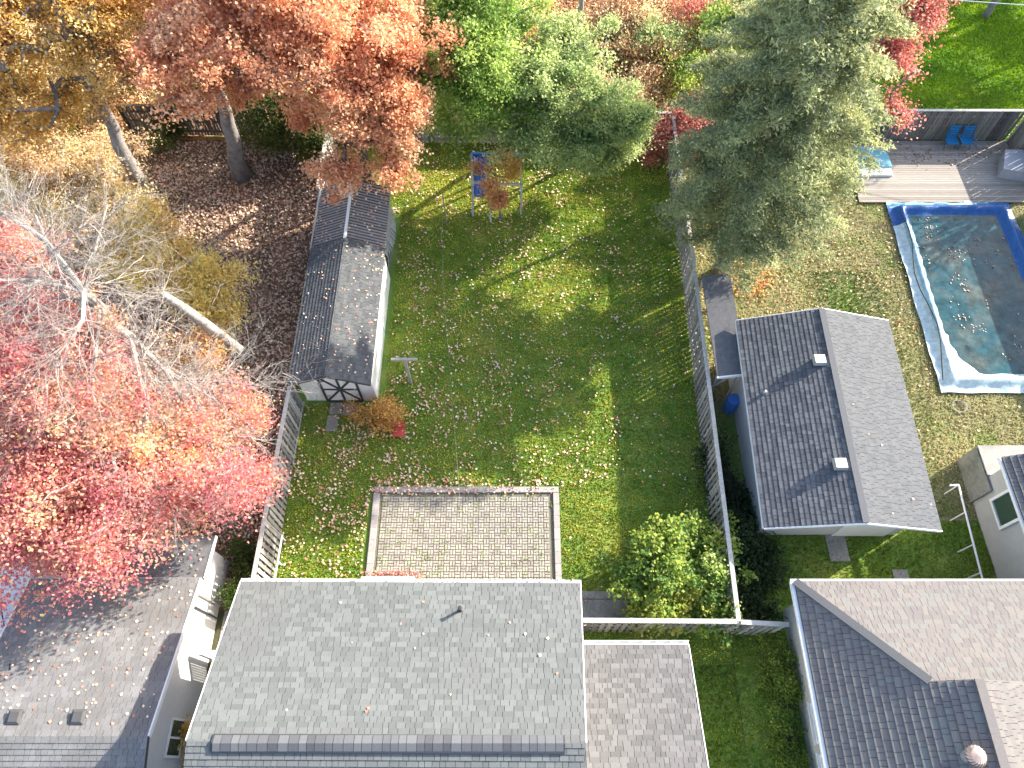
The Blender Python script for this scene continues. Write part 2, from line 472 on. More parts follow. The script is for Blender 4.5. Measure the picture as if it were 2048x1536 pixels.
def tree(name, label, trunk, tr, ells, leaf, clumps=120, per=220, cr=0.42, size=0.13, bark='bark', low=-0.45,
         flat=0.45, elong=1.15, jitter=0.13, group=None, cat='tree', r0=0.02, shell=0.72, twigs=0):
    root = empty(name, trunk[0], label, cat, group)
    mb = MB()
    pts = [Vector(p) for p in trunk]
    # refine the trunk into a slightly crooked tapered tube
    fine = [pts[0]]
    for a, b in zip(pts[:-1], pts[1:]):
        for k in range(1, 4):
            f = k / 3
            fine.append(a.lerp(b, f) + (Vector((random.gauss(0, .05), random.gauss(0, .05), 0)) * (tr * 3) if k < 3 else Vector()))
    m = len(fine)
    rr = [tr * (1.0 - 0.72 * (i / (m - 1)) ** 0.9) for i in range(m)]
    rr[0] = tr * 1.35
    mb.tube(fine, rr, n=10)
    crown = None
    cc = None
    if ells:
        cc, V, tint = foliage(ells, clumps, per, cr, size, low, flat, elong, jitter, shell)
    mb.build('trunk', M[bark], root, smooth=True)
    if ells:
        b2 = MB()
        nodes, par, tips = skeleton(b2, [tuple(p) for p in fine], cc, r0, maxr=tr * 0.6)
        if twigs:
            for k in tips[:twigs]:
                d = Vector(nodes[k]) - Vector(nodes[par[k]])
                twig(b2, nodes[k], d, 0.7, 0.012, 1)
        tag(b2.build('branches', M[bark], root, smooth=True), kind='stuff')
        crown = quads_mesh('crown', V, tint, M[leaf], root)
        tag(crown, kind='stuff')
    return root

def shrub(name, label, c, ells, leaf, clumps=40, per=130, cr=0.25, size=0.10, group=None, cat='shrub', bark='darkbark', **kw):
    root = empty(name, (c[0], c[1], 0), label, cat, group)
    cc, V, tint = foliage(ells, clumps, per, cr, size, **kw)
    b = MB()
    for p in cc[:60]:
        q = Vector((c[0] + random.gauss(0, .12), c[1] + random.gauss(0, .12), 0.0))
        b.tube([q, q.lerp(Vector(p), 0.5) + Vector((0, 0, 0.12)), Vector(p)], [0.022, 0.014, 0.006], n=4, cap=False)
    tag(b.build('stems', M[bark], root), kind='stuff')
    tag(quads_mesh('crown', V, tint, M[leaf], root), kind='stuff')
    return root

def in_poly(P, poly):
    x, y = P[:, 0], P[:, 1]
    inside = np.zeros(len(P), bool)
    j = len(poly) - 1
    for i in range(len(poly)):
        xi, yi = poly[i][:2]; xj, yj = poly[j][:2]
        c = ((yi > y) != (yj > y)) & (x < (xj - xi) * (y - yi) / (yj - yi + 1e-12) + xi)
        inside ^= c
        j = i
    return inside

def vnoise(P, scale, seed=0):
    """cheap smooth value noise in 0..1 on the plan position"""
    rg = np.random.default_rng(seed)
    G = rg.random((64, 64))
    x = (P[:, 0] / scale) % 63; y = (P[:, 1] / scale) % 63
    i = x.astype(int); j = y.astype(int); fx = x - i; fy = y - j
    fx = fx * fx * (3 - 2 * fx); fy = fy * fy * (3 - 2 * fy)
    i1 = (i + 1) % 64; j1 = (j + 1) % 64
    return (G[i, j] * (1 - fx) + G[i1, j] * fx) * (1 - fy) + (G[i, j1] * (1 - fx) + G[i1, j1] * fx) * fy

def sample(poly, n, holes=(), dens=None):
    xs = [p[0] for p in poly]; ys = [p[1] for p in poly]
    P = np.column_stack([R.uniform(min(xs), max(xs), n), R.uniform(min(ys), max(ys), n)])
    k = in_poly(P, poly)
    for h in holes: k &= ~in_poly(P, h)
    P = P[k]
    if dens is not None:
        P = P[R.random(len(P)) < dens(P)]
    return P

def blades(name, label, poly, n, mat, h=0.07, holes=(), tint=None, cat='grass', dens=None):
    P = sample(poly, n, holes, dens)
    N = len(P)
    z = np.full((N, 1), 0.012)
    B = np.hstack([P, z])
    th = R.uniform(0, 2 * math.pi, N)
    side = np.column_stack([np.cos(th), np.sin(th), np.zeros(N)]) * (0.016 * R.uniform(0.7, 1.5, (N, 1)))
    lean = np.column_stack([R.normal(size=N) * 0.35, R.normal(size=N) * 0.35, np.ones(N)])
    hh = h * R.uniform(0.5, 1.4, (N, 1))
    tip = B + lean * hh
    V = np.stack([B - side * 1.6, B + side * 1.6, tip + side * 0.5, tip - side * 0.5], axis=1)
    tt = (tint(P) if tint else 0.5) + R.normal(size=N) * 0.16
    o = quads_mesh(name, V, tt, mat, origin=(float(P[:, 0].mean()), float(P[:, 1].mean()), 0))
    return tag(o, label, cat, kind='stuff')

def scatter(name, label, P3, size, mat, flat=0.8, cat='fallen leaves', tint=None, origin=None):
    V = leaf_quads(P3, size, flat, 1.0)
    tt = R.random(len(P3)) if tint is None else tint
    o = quads_mesh(name, V, tt, mat, origin=origin or tuple(float(v) for v in P3.mean(0)))
    return tag(o, label, cat, kind='stuff')

# ---------- shingled roof face
SH_W = (0.15, 0.19, 0.24, 0.3)
SH_T = (0.08, 0.3, 0.5, 0.7, 0.94)
def shingle_meshes(mat, e, thick):
    d = {}
    for w in SH_W:
        for t in SH_T:
            me = bpy.data.meshes.new('shingle')
            g = 0.006
            v, f = shingle_geo(g, 0, w - g, e * 1.12, thick)
            me.from_pydata(v, [], f)
            at = me.attributes.new('tint', 'FLOAT', 'FACE')
            at.data.foreach_set('value', [t] * len(f))
            me.materials.append(mat)
            d[(w, t)] = me
    return d

def shingle_geo(u0, v0, u1, v1, th):
    v = [(u0, v0, 0), (u1, v0, 0), (u0, v0, th), (u1, v0, th), (u0, v1, 0.002), (u1, v1, 0.002)]
    f = [(0, 1, 3, 2), (2, 3, 5, 4), (0, 2, 4), (1, 5, 3)]
    return v, f

def roof_face(roof, P0, udir, vdir, L, Sl, mat, e=0.15, limits=None, n_parts=300, thick=0.016, prefer=None):
    """P0 eave corner, udir along the eave, vdir up the slope; limits(v) -> (u0, u1).
    The shingles nearest to the camera are objects of their own, the rest one part."""
    P0 = Vector(P0); U_ = Vector(udir).normalized(); V_ = Vector(vdir).normalized(); N_ = U_.cross(V_).normalized()
    if N_.z < 0: N_ = -N_
    flip = U_.cross(V_).dot(N_) < 0
    tabs = []; cut = []
    v = 0.0
    row = 0
    while v < Sl - 0.02:
        a, b = limits(v + e * 0.5) if limits else (0, L)
        u = a - random.uniform(0, 0.3)
        run = 0.5
        while u < b:
            w = random.choice(SH_W)
            t = random.choice(SH_T)
            u0 = max(u, a); u1 = min(u + w, b)
            ve = min(e, Sl - v)
            if u1 - u0 > 0.02:
                if u0 == u and u1 == u + w and ve == e:
                    tabs.append((u, v, w, t))
                else:
                    cut.append((u0, v, u1 - u0, t, ve))
            u += w
        v += e; row += 1
    cl = Vector((0, 0, 26))
    key = lambda q: (P0 + U_ * q[0] + V_ * q[1] - cl).length
    tabs.sort(key=key)
    parts, rest = tabs[:n_parts], tabs[n_parts:]
    mesh = shingle_meshes(mat, e, thick)
    off = origin_of(roof)
    Mx = Matrix((( U_.x, V_.x, N_.x), (U_.y, V_.y, N_.y), (U_.z, V_.z, N_.z)))
    for (u, vv, w, t) in parts:
        o = bpy.data.objects.new('shingle', mesh[(w, t)])
        C.objects.link(o)
        o.parent = roof
        p = P0 + U_ * u + V_ * vv + N_ * (0.004 + random.uniform(0, 0.004)) - off
        o.matrix_basis = Matrix.Translation(p) @ Mx.to_4x4()
    mb = MB()
    for q in [(u, vv, w, t, e) for (u, vv, w, t) in rest] + cut:
        u, vv, w, t, ee = q
        vs, fs = shingle_geo(u + 0.006, vv, u + w - 0.006, vv + ee * 1.12, thick)
        lift = 0.004 + random.uniform(0, 0.004)
        mb.raw([P0 + U_ * x + V_ * y + N_ * (z + lift) for x, y, z in vs], fs, t)
    tag(mb.build('shingle_field', mat, roof), kind='stuff')

def slab(pts, th):
    mb = MB()
    n = len(pts)
    top = [Vector(p) for p in pts]; bot = [p - Vector((0, 0, th)) for p in top]
    mb.raw(top + bot, [tuple(range(n)), tuple(reversed(range(n, 2 * n)))] +
           [(i, i + n, (i + 1) % n + n, (i + 1) % n) for i in range(n)])
    return mb

def siding(mb, p, q, z0, z1, out, pitch=0.12, lip=0.014, ztop=None):
    """lapped boards between plan points p and q; out = outward normal; ztop(f) optional sloping top"""
    p = Vector((*p, 0)); q = Vector((*q, 0)); o = Vector((*out, 0)).normalized()
    z = z0
    while z < z1 - 0.01:
        zt = min(z + pitch, z1)
        a = o * lip
        mb.raw([p + a + Vector((0, 0, z)), q + a + Vector((0, 0, z)), q + o * 0.002 + Vector((0, 0, zt)), p + o * 0.002 + Vector((0, 0, zt)),
                p + Vector((0, 0, z)), q + Vector((0, 0, z))], [(0, 1, 2, 3), (4, 5, 1, 0)], random.uniform(.3, .7))
        z = zt

# ---------- fences
def board_mesh(name, w, h, th, t, mat, dog=0.03):
    me = bpy.data.meshes.new(name)
    v = []
    for y in (-th / 2, th / 2):
        v += [(-w / 2, y, 0), (w / 2, y, 0), (w / 2, y, h - dog), (w / 2 - dog, y, h), (-w / 2 + dog, y, h), (-w / 2, y, h - dog)]
    f = [(0, 1, 2, 3, 4, 5), (11, 10, 9, 8, 7, 6)] + [(i, i + 6, (i + 1) % 6 + 6, (i + 1) % 6) for i in range(6)]
    me.from_pydata(v, [], f)
    at = me.attributes.new('tint', 'FLOAT', 'FACE')
    at.data.foreach_set('value', [t] * len(f))
    me.materials.append(mat)
    return me

def fence(label, p, q, h=1.85, w=0.14, gap=0.09, mat='fence', both=True, cap=True, postgap=2.4, z0=0.04, railmat='fencerail', group=None):
    p = Vector((p[0], p[1], 0)); q = Vector((q[0], q[1], 0))
    root = empty('board_fence', (p.x, p.y, 0), label, 'fence', group)
    d = (q - p).normalized(); n = Vector((-d.y, d.x, 0)); L = (q - p).length
    ang = math.atan2(d.y, d.x)
    ms = [board_mesh('board', w, h - z0, 0.018, t, M[mat]) for t in (0.05, 0.25, 0.45, 0.6, 0.8, 1.0)]
    for side, sh_ in (((1, 0.0), (-1, 0.5)) if both else ((1, 0.0),)):
        s = w / 2 + sh_ * (w + gap)
        while s < L - w / 2:
            o = bpy.data.objects.new('board', random.choice(ms))
            C.objects.link(o); o.parent = root
            pos = p + d * s + n * side * 0.055 + Vector((0, 0, z0 + random.uniform(-0.012, 0.012))) - root.location
            o.location = pos
            o.rotation_euler = (random.gauss(0, 0.012), random.gauss(0, 0.008), ang + random.gauss(0, 0.02))
            s += w + gap
    for z in (0.35, 0.95, h - 0.35):
        MB().beam(p + Vector((0, 0, z)), q + Vector((0, 0, z)), 0.045, 0.09).build('rail', M[railmat], root)
    k = 0
    while k * postgap <= L + 0.01:
        c = p + d * min(k * postgap, L)
        MB().box((c.x - 0.045, c.y - 0.045, 0), (c.x + 0.045, c.y + 0.045, h + 0.03)).build('post', M[railmat], root)
        k += 1
    if cap:
        MB().beam(p + Vector((0, 0, h + 0.045)), q + Vector((0, 0, h + 0.045)), 0.15, 0.028).build('cap_rail', M[railmat], root)
    return root

# ------------------------------------------------------------------ the ground
def sheet(name, poly, z, mat):
    mb = MB(); mb.poly([(x, y, z) for x, y in poly])
    return tag(mb.build(name, M[mat]), kind='structure')

sheet('ground', [(-140, -120), (140, -120), (140, 160), (-140, 160)], -0.004, 'soil')
YARD = [(-8.9, 3.2), (7.6, 3.2), (7.75, 28.25), (-8.9, 28.25)]
sheet('lawn', YARD, 0.004, 'lawn')
LEFT = [(-34, 5), (-8.95, 5), (-8.95, 28.4), (-34, 28.4)]
sheet('left_yard_ground', LEFT, 0.003, 'litterground')
WOODS = [(-40, 28.42), (17.2, 28.42), (17.2, 60), (-40, 60)]
sheet('woodland_ground', WOODS, 0.003, 'woodsground')
BACKLAWN = [(17.22, 28.42), (60, 28.42), (60, 60), (17.22, 60)]
sheet('back_lawn', BACKLAWN, 0.003, 'lush')
POOLYARD = [(7.78, 8.3), (40, 8.3), (40, 28.4), (7.78, 28.4)]
sheet('pool_yard_ground', POOLYARD, 0.003, 'drylawn')
SIDE = [(7.62, -4), (18.5, -4), (18.5, 8.28), (7.62, 8.28)]
sheet('side_lawn', SIDE, 0.002, 'lawn')
FRONT = [(2.0, -4), (7.6, -4), (7.6, 3.18), (2.0, 3.18)]
sheet('front_lawn', FRONT, 0.002, 'lawn')
sheet('alley_path', [(-10.25, -1), (-9.55, -1), (-9.5, 5.0), (-10.2, 5.0)], 0.012, 'concrete')

PATIO = [(-5.5, 5.2), (1.85, 5.2), (1.85, 9.7), (-5.45, 9.7)]
SHEDP = [(-8.9, 13.2), (-5.3, 13.2), (-5.3, 23.4), (-8.9, 23.4)]
GARP = [(8.7, 7.2), (14.8, 7.2), (14.8, 15.8), (8.7, 15.8)]
POOLP = [(17.8, 13.75), (24.0, 13.75), (24.0, 24.1), (25.3, 24.1), (25.3, 28.4), (16.7, 28.4), (16.7, 24.15), (18.1, 24.1)]
def lawn_tint(P):
    t = 0.12 + 0.5 * vnoise(P, 2.2, 3) + 0.35 * vnoise(P, 0.5, 4) + 0.15 * vnoise(P, 0.18, 44)
    t += 0.10 * np.sign(np.sin(P[:, 1] * 5.7)) * (P[:, 0] > 1.5)
    t += 0.35 * np.exp(-(((P[:, 0] + 3.4) / 2.2) ** 2 + ((P[:, 1] - 24.6) / 1.5) ** 2))
    return t
blades('grass', 'mown green grass of the fenced middle lawn', YARD, 190000, M['grass'], 0.05, [PATIO, SHEDP], lawn_tint)
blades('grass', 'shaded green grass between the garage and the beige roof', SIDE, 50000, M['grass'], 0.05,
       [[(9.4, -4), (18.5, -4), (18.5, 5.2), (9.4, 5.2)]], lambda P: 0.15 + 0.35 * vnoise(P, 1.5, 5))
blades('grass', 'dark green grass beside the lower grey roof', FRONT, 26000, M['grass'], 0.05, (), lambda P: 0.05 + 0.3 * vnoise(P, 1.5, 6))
blades('grass', 'vivid green grass of the far right lawn', [(17.3, 28.5), (31, 28.5), (31, 42), (17.3, 42)], 60000, M['lushgrass'], 0.08, (),
       lambda P: 0.2 + 0.6 * vnoise(P, 1.8, 7))
blades('grass', 'dry olive grass around the garage and pool', [(7.9, 8.4), (26, 8.4), (26, 28.3), (7.9, 28.3)], 130000, M['drygrass'], 0.055, [GARP, POOLP],
       lambda P: np.clip(1.15 - 1.35 * np.exp(-(((P[:, 0] - 15.0) / 1.6) ** 2)) * (P[:, 1] < 20) - 0.5 * vnoise(P, 1.4, 8), 0, 1))

# ------------------------------------------------------------------ main house (bottom centre)
def house_root(label, loc, cat='house', name='house', group=None):
    return empty(name, loc, label, cat, group)

H = house_root('house with large grey-green shingled gable roof, pipe and long ridge vent, at the bottom centre', (-3.3, 1, 0))
MB().box((-7.75, -3.2, 0), (1.62, 4.1, 4.45)).build('wall', M['siding'], H)
for x in (-7.77, 1.6):
    MB().raw([(x, 4.1, 4.45), (x, -2.9, 4.45), (x, 0.6, 5.8), (x + 0.02, 4.1, 4.45), (x + 0.02, -2.9, 4.45), (x + 0.02, 0.6, 5.8)],
             [(0, 1, 2), (5, 4, 3), (0, 2, 5, 3), (1, 4, 5, 2)]).build('gable_wall', M['siding'], H)
def quad_roof(roof, pa, pb, ta, tb, mat, **kw):
    """eave pa->pb, top ta->tb (a roughly rectangular face)"""
    pa, pb, ta, tb = map(Vector, (pa, pb, ta, tb))
    u = (pb - pa); L = u.length; u.normalize()
    v = (ta - pa) - u * (ta - pa).dot(u); Sl = v.length; v.normalize()
    ua = (ta - pa).dot(u); ub = (tb - pa).dot(u)
    roof_face(roof, pa + Vector((0, 0, .005)), u, v, L, Sl, mat, limits=lambda s: (ua * s / Sl, L + (ub - L) * s / Sl), **kw)
ea, eb, ra, rb = (-8.09, 4.97, 4.55), (2.03, 4.92, 4.55), (-8.20, 0.66, 6.0), (1.85, 0.60, 6.0)
sa, sb = (-8.30, -3.7, 4.55), (1.70, -3.75, 4.55)
rf = slab([ea, eb, rb, ra], 0.12).build('roof', M['deckboard'], H)
quad_roof(rf, eb, ea, rb, ra, M['shingleA'], e=0.145)
rf2 = slab([ra, rb, sb, sa], 0.12).build('roof', M['deckboard'], H)
quad_roof(rf2, sa, sb, ra, rb, M['shingleA'], e=0.155, n_parts=120, thick=0.026)
rv = slab([(-7.55, 0.83, 6.00), (1.33, 0.80, 6.00), (1.33, 0.60, 6.08), (-7.55, 0.63, 6.08)], 0.05)
r2 = slab([(-7.55, 0.63, 6.08), (1.33, 0.60, 6.08), (1.33, 0.38, 6.0), (-7.55, 0.41, 6.0)], 0.05)
rv.raw(r2.v, r2.f)
rvo = rv.build('ridge_vent', M['darkmetal'], H)
x = -7.5
while x < 1.2:
    w = random.choice((0.2, 0.26))
    mb = MB(); t = random.random()
    mb.raw([(x, 0.80, 6.02), (x + w - .012, 0.80, 6.02), (x + w - .012, 0.61, 6.095), (x, 0.61, 6.095), (x, 0.43, 6.02), (x + w - .012, 0.43, 6.02),
            (x, 0.80, 6.0), (x + w - .012, 0.80, 6.0), (x, .43, 6.0), (x + w - .012, .43, 6.0)],
           [(0, 1, 2, 3), (3, 2, 5, 4), (6, 7, 1, 0), (4, 5, 9, 8)], t)
    mb.build('cap_shingle', M['shingleD'], rvo)
    x += w
MB().beam((-8.12, 5.02, 4.47), (2.07, 4.97, 4.47), 0.11, 0.11).build('gutter', M['white'], H)
MB().beam((-8.11, 4.97, 4.49), (-8.22, 0.66, 5.94), 0.03, 0.15).build('rake_board', M['white'], H)
MB().beam((2.05, 4.92, 4.49), (1.87, 0.60, 5.94), 0.03, 0.15).build('rake_board', M['white'], H)
pvo = MB().lathe((-1.49, 4.08, 4.8), [(0.09, 0), (0.09, 0.06), (0.045, 0.10), (0.045, 0.42), (0.02, 0.42)], 14).build('vent_pipe', M['darkmetal'], H)
MB().lathe((-1.49, 4.08, 5.2), [(0.06, 0), (0.06, 0.05), (0.0, 0.055)], 14).build('pipe_collar', M['darkmetal'], pvo)
# rear step
MB().box((-5.4, 5.4, 0), (-3.5, 6.12, 0.35)).build('step', M['white'], H)

# lower attached wing
G2 = MB().box((2.1, -3, 0), (5.15, 3.1, 2.5)); G2.build('wing_wall', M['siding'], H)
wr = slab([(2.1, 3.47, 2.59), (5.5, 3.47, 2.59), (5.5, -1.0, 3.5), (2.1, -1.0, 3.5)], 0.12).build('roof', M['deckboard'], H)
roof_face(wr, (5.5, 3.47, 2.595), (-1, 0, 0), (0, -4.47, 0.91), 3.4, 4.56, M['shingleB'], e=0.145)
g = MB().box((2.1, 3.48, 2.44), (5.56, 3.60, 2.46)); g.box((2.1, 3.59, 2.46), (5.56, 3.61, 2.57)); g.box((2.1, 3.475, 2.46), (5.56, 3.49, 2.57))
go = g.build('gutter', M['white'], H)
for k in range(8):
    MB().box((2.4 + k * 0.43, 3.48, 2.56), (2.425 + k * 0.43, 3.61, 2.575)).build('gutter_bracket', M['white'], go)
MB().beam((5.53, 3.47, 2.55), (5.53, -1.0, 3.46), 0.03, 0.14).build('rake_board', M['white'], H)

# concrete walk right of the house and patio
mb = MB(); mb.box((1.9, 4.45, 0), (4.9, 5.05, 0.05)); mb.box((1.9, 5.08, 0), (4.9, 5.65, 0.05))
wk = empty('walkway', (3.4, 5, 0), 'short pale concrete walk between the grey roof corner and the lime bush', 'walkway')
MB().box((1.9, 4.45, 0), (4.9, 5.38, 0.05)).build('slab', M['concrete'], wk)
MB().box((1.9, 5.41, 0), (4.9, 5.68, 0.05)).build('slab', M['concrete'], wk)

pt = empty('patio', (-1.8, 7.5, 0), 'rectangular buff brick patio with stone edging behind the house', 'patio')
MB().box((-5.35, 5.3, 0.0), (1.75, 9.55, 0.022)).build('joint_bed', M['joint'], pt)
def paver_mesh(lx, ly, t):
    me = bpy.data.meshes.new('paver')
    b = 0.008; z0, z1 = 0.0, 0.045
    v = [(0, 0, z0), (lx, 0, z0), (lx, ly, z0), (0, ly, z0), (b, b, z1), (lx - b, b, z1), (lx - b, ly - b, z1), (b, ly - b, z1)]
    f = [(4, 5, 6, 7), (0, 1, 5, 4), (1, 2, 6, 5), (2, 3, 7, 6), (3, 0, 4, 7)]
    me.from_pydata(v, [], f)
    at = me.attributes.new('tint', 'FLOAT', 'FACE'); at.data.foreach_set('value', [t] * 5)
    me.materials.append(M['paver'])
    return me
cell = 0.205
pm = {(k, t): (paver_mesh(cell - .012, cell / 2 - .012, t) if k == 0 else paver_mesh(cell / 2 - .012, cell - .012, t)) for k in (0, 1) for t in (0.05, .3, .5, .65, .8, .95)}
pav = []
for i in range(31):
    for j in range(19):
        x0 = -4.95 + i * cell; y0 = 5.35 + j * cell
        for h2 in (0, 1):
            k = (i + j) % 2
            tt = random.choice((0.05, .3, .5, .65, .8, .95))
            pav.append((x0, y0 + h2 * cell / 2, k, tt) if k == 0 else (x0 + h2 * cell / 2, y0, k, tt))
pav.sort(key=lambda q: abs(q[1] - 7.4) + 0.1 * abs(q[0]))
for (x0, y0, k, tt) in pav[:300]:
    o = bpy.data.objects.new('paver', pm[(k, tt)]); C.objects.link(o); o.parent = pt
    o.location = Vector((x0, y0, 0.0 + random.uniform(0, .004))) - pt.location
mb = MB()
for (x0, y0, k, tt) in pav[300:]:
    lx, ly = (cell - .012, cell / 2 - .012) if k == 0 else (cell / 2 - .012, cell - .012)
    b = .008; z = random.uniform(0, .004)
    mb.raw([(x0, y0, z), (x0 + lx, y0, z), (x0 + lx, y0 + ly, z), (x0, y0 + ly, z), (x0 + b, y0 + b, z + .045), (x0 + lx - b, y0 + b, z + .045),
            (x0 + lx - b, y0 + ly - b, z + .045), (x0 + b, y0 + ly - b, z + .045)], [(4, 5, 6, 7), (0, 1, 5, 4), (1, 2, 6, 5), (2, 3, 7, 6), (3, 0, 4, 7)], tt)
tag(mb.build('paver_field', M['paver'], pt), kind='stuff')
def edging(x0, y0, x1, y1):
    n = max(1, int(max(x1 - x0, y1 - y0) / 0.42))
    for k in range(n):
        f0, f1 = k / n, (k + 1) / n
        if x1 - x0 > y1 - y0: a, b = (x0 + (x1 - x0) * f0 + .004, y0), (x0 + (x1 - x0) * f1 - .004, y1)
        else: a, b = (x0, y0 + (y1 - y0) * f0 + .004), (x1, y0 + (y1 - y0) * f1 - .004)
        MB().box((a[0], a[1], 0), (b[0], b[1], 0.085 + random.uniform(0, .012)), random.random()).build('edging_stone', M['kerbstone'], pt)
edging(-5.3, 9.4, 1.8, 9.62); edging(1.58, 5.3, 1.8, 9.38); edging(-5.3, 5.3, -5.06, 9.38)
P = sample([(-5, 5.4), (1.6, 5.4), (1.6, 9.4), (-5, 9.4)], 16000, dens=lambda P: np.clip((vnoise(P, 0.22, 21) - 0.72) * 3, 0, 1))
V = np.hstack([P, np.full((len(P), 1), 0.06)])
tag(quads_mesh('weed', leaf_quads(V, 0.045, 0.3), R.random(len(P)), M['green'], origin=(-1.7, 7.4, 0)), 'small green weeds in the joints of the brick patio', 'weeds', kind='stuff')

# ------------------------------------------------------------------ left house
LH = house_root('weathered grey roofed house with bright white side wall, at the bottom left', (-12.8, 1, 0))
mb = MB().box((-15.3, -3.5, 0), (-10.45, 5.2, 2.55)); mb.box((-14.0, 5.2, 0), (-10.4, 6.75, 2.2)); mb.build('wall', M['siding'], LH)
mb = MB(); siding(mb, (-10.44, -1.0), (-10.44, 5.2), 0, 2.5, (1, 0), 0.115)
z = 2.5
while z < 3.5:
    half = max(0.0, (5.5 - 0.9) * (1 - (z - 2.5) / 1.22))
    a = max(-1.0, 0.9 - half)
    siding(mb, (-10.44, a), (-10.44, 0.9 + half), z, z + 0.115, (1, 0), 0.115); z += 0.115
tag(mb.build('side_cladding', M['siding'], LH), kind='stuff')
mb = MB(); siding(mb, (-10.39, 5.2), (-10.39, 6.75), 0, 2.2, (1, 0), 0.115)
tag(mb.build('side_cladding', M['siding'], LH), kind='stuff')
lr = slab([(-15.7, 5.5, 2.6), (-10.18, 5.5, 2.6), (-10.18, 0.85, 3.85), (-15.7, 0.85, 3.85)], 0.12).build('roof', M['deckboard'], LH)
roof_face(lr, (-10.18, 5.5, 2.605), (-1, 0, 0), (0, -4.65, 1.25), 5.52, 4.81, M['shingleC'], e=0.15)
lr2 = slab([(-15.7, 0.85, 3.85), (-10.18, 0.85, 3.85), (-10.18, -3.8, 2.6), (-15.7, -3.8, 2.6)], 0.12).build('roof', M['deckboard'], LH)
roof_face(lr2, (-15.7, -3.8, 2.605), (1, 0, 0), (0, 4.65, 1.25), 5.52, 4.81, M['shingleC'], e=0.15, n_parts=100, thick=0.022)
lr3 = slab([(-14.2, 7.05, 2.25), (-10.12, 7.05, 2.25), (-10.12, 5.52, 2.5), (-14.2, 5.52, 2.5)], 0.1).build('roof', M['felt'], LH)
MB().box((-15.72, 5.50, 2.50), (-10.16, 5.57, 2.60)).build('gutter', M['metal'], LH)
MB().beam((-10.16, 5.5, 2.56), (-10.16, 0.85, 3.81), 0.05, 0.16).build('rake_board', M['white'], LH)
MB().beam((-15.73, 5.5, 2.56), (-15.73, 0.85, 3.81), 0.04, 0.16).build('rake_board', M['white'], LH)
MB().beam((-10.10, 7.05, 2.2), (-10.10, 5.55, 2.45), 0.04, 0.14).build('rake_board', M['white'], LH)
for (a, b) in (((-10.36, 5.15), 0), ((-10.38, 4.72), 1)):
    MB().tube([(a[0], a[1], 0.1), (a[0], a[1], 2.4)], 0.03, 8).build('downpipe', M['timber'] if b == 0 else M['darkmetal'], LH)
# window in the shaded side wall
wf = MB()
wx = -10.42
for (y0, y1, z0, z1) in ((0.35, 1.45, 0.95, 1.02), (0.35, 1.45, 1.95, 2.02), (0.35, 0.42, 1.02, 1.95), (1.38, 1.45, 1.02, 1.95), (0.87, 0.93, 1.02, 1.95)):
    wf.box((wx, y0, z0), (wx + 0.05, y1, z1))
wfo = wf.build('window', M['white'], LH)
MB().box((wx, 0.42, 1.02), (wx + 0.022, 0.87, 1.95)).build('pane', M['glass'], wfo)
MB().box((wx, 0.93, 1.02), (wx + 0.022, 1.38, 1.95)).build('pane', M['glass'], wfo)
def box_vent(parent, x, y, z, dx, dz):
    mb = MB(); mb.box((x - .16, y - .16, z - 0.03), (x + .16, y + .16, z + 0.10))
    o = mb.build('roof_vent', M['darkmetal'], parent)
    MB().raw([(x - .2, y - .2, z + .10), (x + .2, y - .2, z + .10), (x + .2, y + .2, z + .10), (x - .2, y + .2, z + .10),
              (x - .13, y - .13, z + .15), (x + .13, y - .13, z + .15), (x + .13, y + .13, z + .15), (x - .13, y + .13, z + .15)],
             [(3, 2, 1, 0), (4, 5, 6, 7), (0, 1, 5, 4), (1, 2, 6, 5), (2, 3, 7, 6), (3, 0, 4, 7)]).build('vent_hood', M['deckboard'], o)
box_vent(LH, -12.3, 1.35, 3.72, 0, 0)
box_vent(LH, -14.1, 1.35, 3.72, 0, 0)

# pale low roofed building at far left
CP = empty('carport', (-18, 3, 0), 'pale flat roofed outbuilding at the lower left edge beside the weathered roof', 'outbuilding')
MB().box((-22, -2, 0), (-16.2, 6.2, 2.1)).build('wall', M['stucco'], CP)
slab([(-22.2, 6.4, 2.25), (-16.0, 6.4, 2.25), (-16.0, -2.2, 2.25), (-22.2, -2.2, 2.25)], 0.12).build('roof', M['white'], CP)
tag(MB().tube([(-16.53, 4.78, 2.5), (-15.99, 4.04, 2.75), (-15.44, 3.39, 3.1), (-14.92, 2.64, 3.4)], 0.02, 5).build('power_cable', M['black'], origin=(-16.02, 4.05, 2.7)),
    'thin dark cable crossing the left edge of the weathered roof', 'cable')

# gate in the alley
GT = empty('alley_gate', (-9.8, 3.35, 0), 'small white lattice gate across the narrow alley between the two houses', 'gate')
for x in (-10.15, -8.95):
    MB().box((x - .05, 3.3, 0), (x + .05, 3.4, 1.85)).build('post', M['white'], GT)
MB().beam((-10.15, 3.35, 1.8), (-8.95, 3.35, 1.8), 0.14, 0.05).build('top_rail', M['white'], GT)
MB().beam((-10.15, 3.35, 0.3), (-8.95, 3.35, 0.3), 0.05, 0.08).build('bottom_rail', M['white'], GT)
for k in range(9):
    MB().box((-10.06 + k * .125, 3.33, 0.1), (-9.99 + k * .125, 3.35, 1.77)).build('slat', M['white'], GT)

